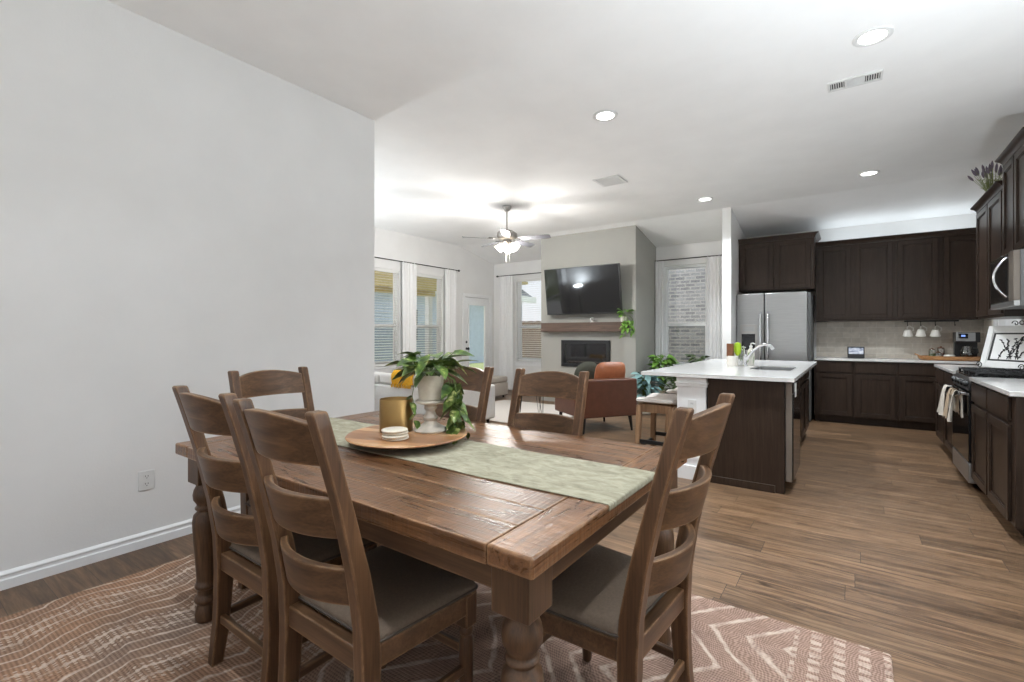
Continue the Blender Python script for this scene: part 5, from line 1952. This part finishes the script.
bush('tall_houseplant', 'bright leafy houseplant beside the fireplace corner', (-2.66, 8.12, 0), .14, .30, 120, .03, .19, .42, .90, .11, .16, 'bright_leaf', 1, True, .7)
bush('rubber_plant', 'dark leafy houseplant under the brick view window', (-2.10, 8.24, 0), .14, .28, 110, .03, .20, .36, .90, .11, .16, 'dark_leaf', 2, True, .62)
bush('succulent_plant', 'blue-green spiky houseplant low in front of the others', (-2.68, 7.40, 0), .13, .24, 90, .02, .16, .28, .66, .16, .24, 'teal_leaf', 3, False, .42)
bush('leafy_shrub_plant', 'dark low houseplant beside the blue-green one', (-2.2, 7.50, 0), .13, .24, 80, .02, .16, .28, .64, .12, .18, 'dark_leaf', 6, True, .6)

# ------------------------------------------------------------------ outside
m = MB().box(-40, 20, -30, 40, -.30, -.13)
struct(m, 'ground_outside', M['lawn'], smooth=False)
struct(MB().box(-7, 9, -14, SOUTH - .15, -.129, -.03), 'ground_bounce_south', M['concrete'], smooth=False)  # pale slab added to bounce sun up onto the ceiling
struct(MB().box(EAST + .15, 9, SOUTH - .14, 8, -.129, -.03), 'ground_bounce_east', M['concrete'], smooth=False)  # another pale slab added for bounced sun
struct(MB().box(-14, WEST - .15, -2, 9.5, -.129, -.03), 'ground_bounce_west', M['concrete'], smooth=False)  # pale slab added to bounce sun in through the side windows
m = MB().box(-4.4, -.2, 10.5, 10.75, -.13, 4.2)
struct(m, 'exterior_brick_wall', M['brick'], smooth=False)
# fence seen left of the fireplace
fn = thing('garden_fence', 'brown board fence seen through the window left of the fireplace', 'fence', (-9.5, 14.0, -.13))
m = MB()
for k in range(40):
    x = -10.9 + .15 * k
    m.box(x, x + .142, 13.98, 14.0, -.10, 1.72 + .01 * math.sin(k * 3.1))
m.build('boards', M['fence'], fn)
m = MB()
for z in (.25, 1.4):
    m.box(-10.9, -4.9, 14.0, 14.05, z, z + .09)
m.build('rails', M['fence'], fn)
for k in range(3):
    MB().box(-10.9 + 2.35 * k, -10.81 + 2.35 * k, 14.0, 14.09, -.13, 1.75).build('post', M['fence'], fn)
# patio cover over the west side
pr = thing('patio_cover', 'tan boarded patio cover outside the side windows', 'patio cover', (-8.6, 6.6, 0))
m = MB()
for k in range(20):
    m.box(-10.4, -6.9, 4.0 + .32 * k, 4.0 + .32 * k + .312, 2.56, 2.62)
m.build('soffit_boards', M['tan_soffit'], pr)
MB().box(-10.5, -10.36, 3.9, 10.5, 2.40, 2.70).build('beam', M['tan_soffit'], pr)
for y_ in (4.1, 10.3):
    MB().box(-10.52, -10.36, y_ - .08, y_ + .08, -.13, 2.40).build('post', M['trim'], pr)
# neighbouring house
nh = thing('neighbour_house', 'blue sided neighbouring house seen through the side window', 'house', (-18, 14, -.13))
m = MB()
for k in range(22):
    m.prism([(-15.0 + .02, -.13 + .16 * k), (-15.03 + .0, -.13 + .16 * k + .16), (-15.3, -.13 + .16 * k + .16), (-15.3, -.13 + .16 * k)], 1, 6.0, 22.0)
m.build('siding', M['blue_siding'], nh)
m = MB().prism([(5.4, 3.3), (14, 6.2), (22.6, 3.3), (22.6, 3.1), (5.4, 3.1)], 0, -22, -14.6)
m.build('roof', M['roof'], nh)
m = MB().box(-14.62, -14.5, 5.3, 22.7, 3.02, 3.34)
m.build('fascia', M['trim'], nh)
m = MB()
for y_ in (9.5, 13.0):
    m = MB().box(-15.02, -14.96, y_, y_ + 1.1, 1.0, 2.3)
    m.build('window', M['black_gloss'], nh)
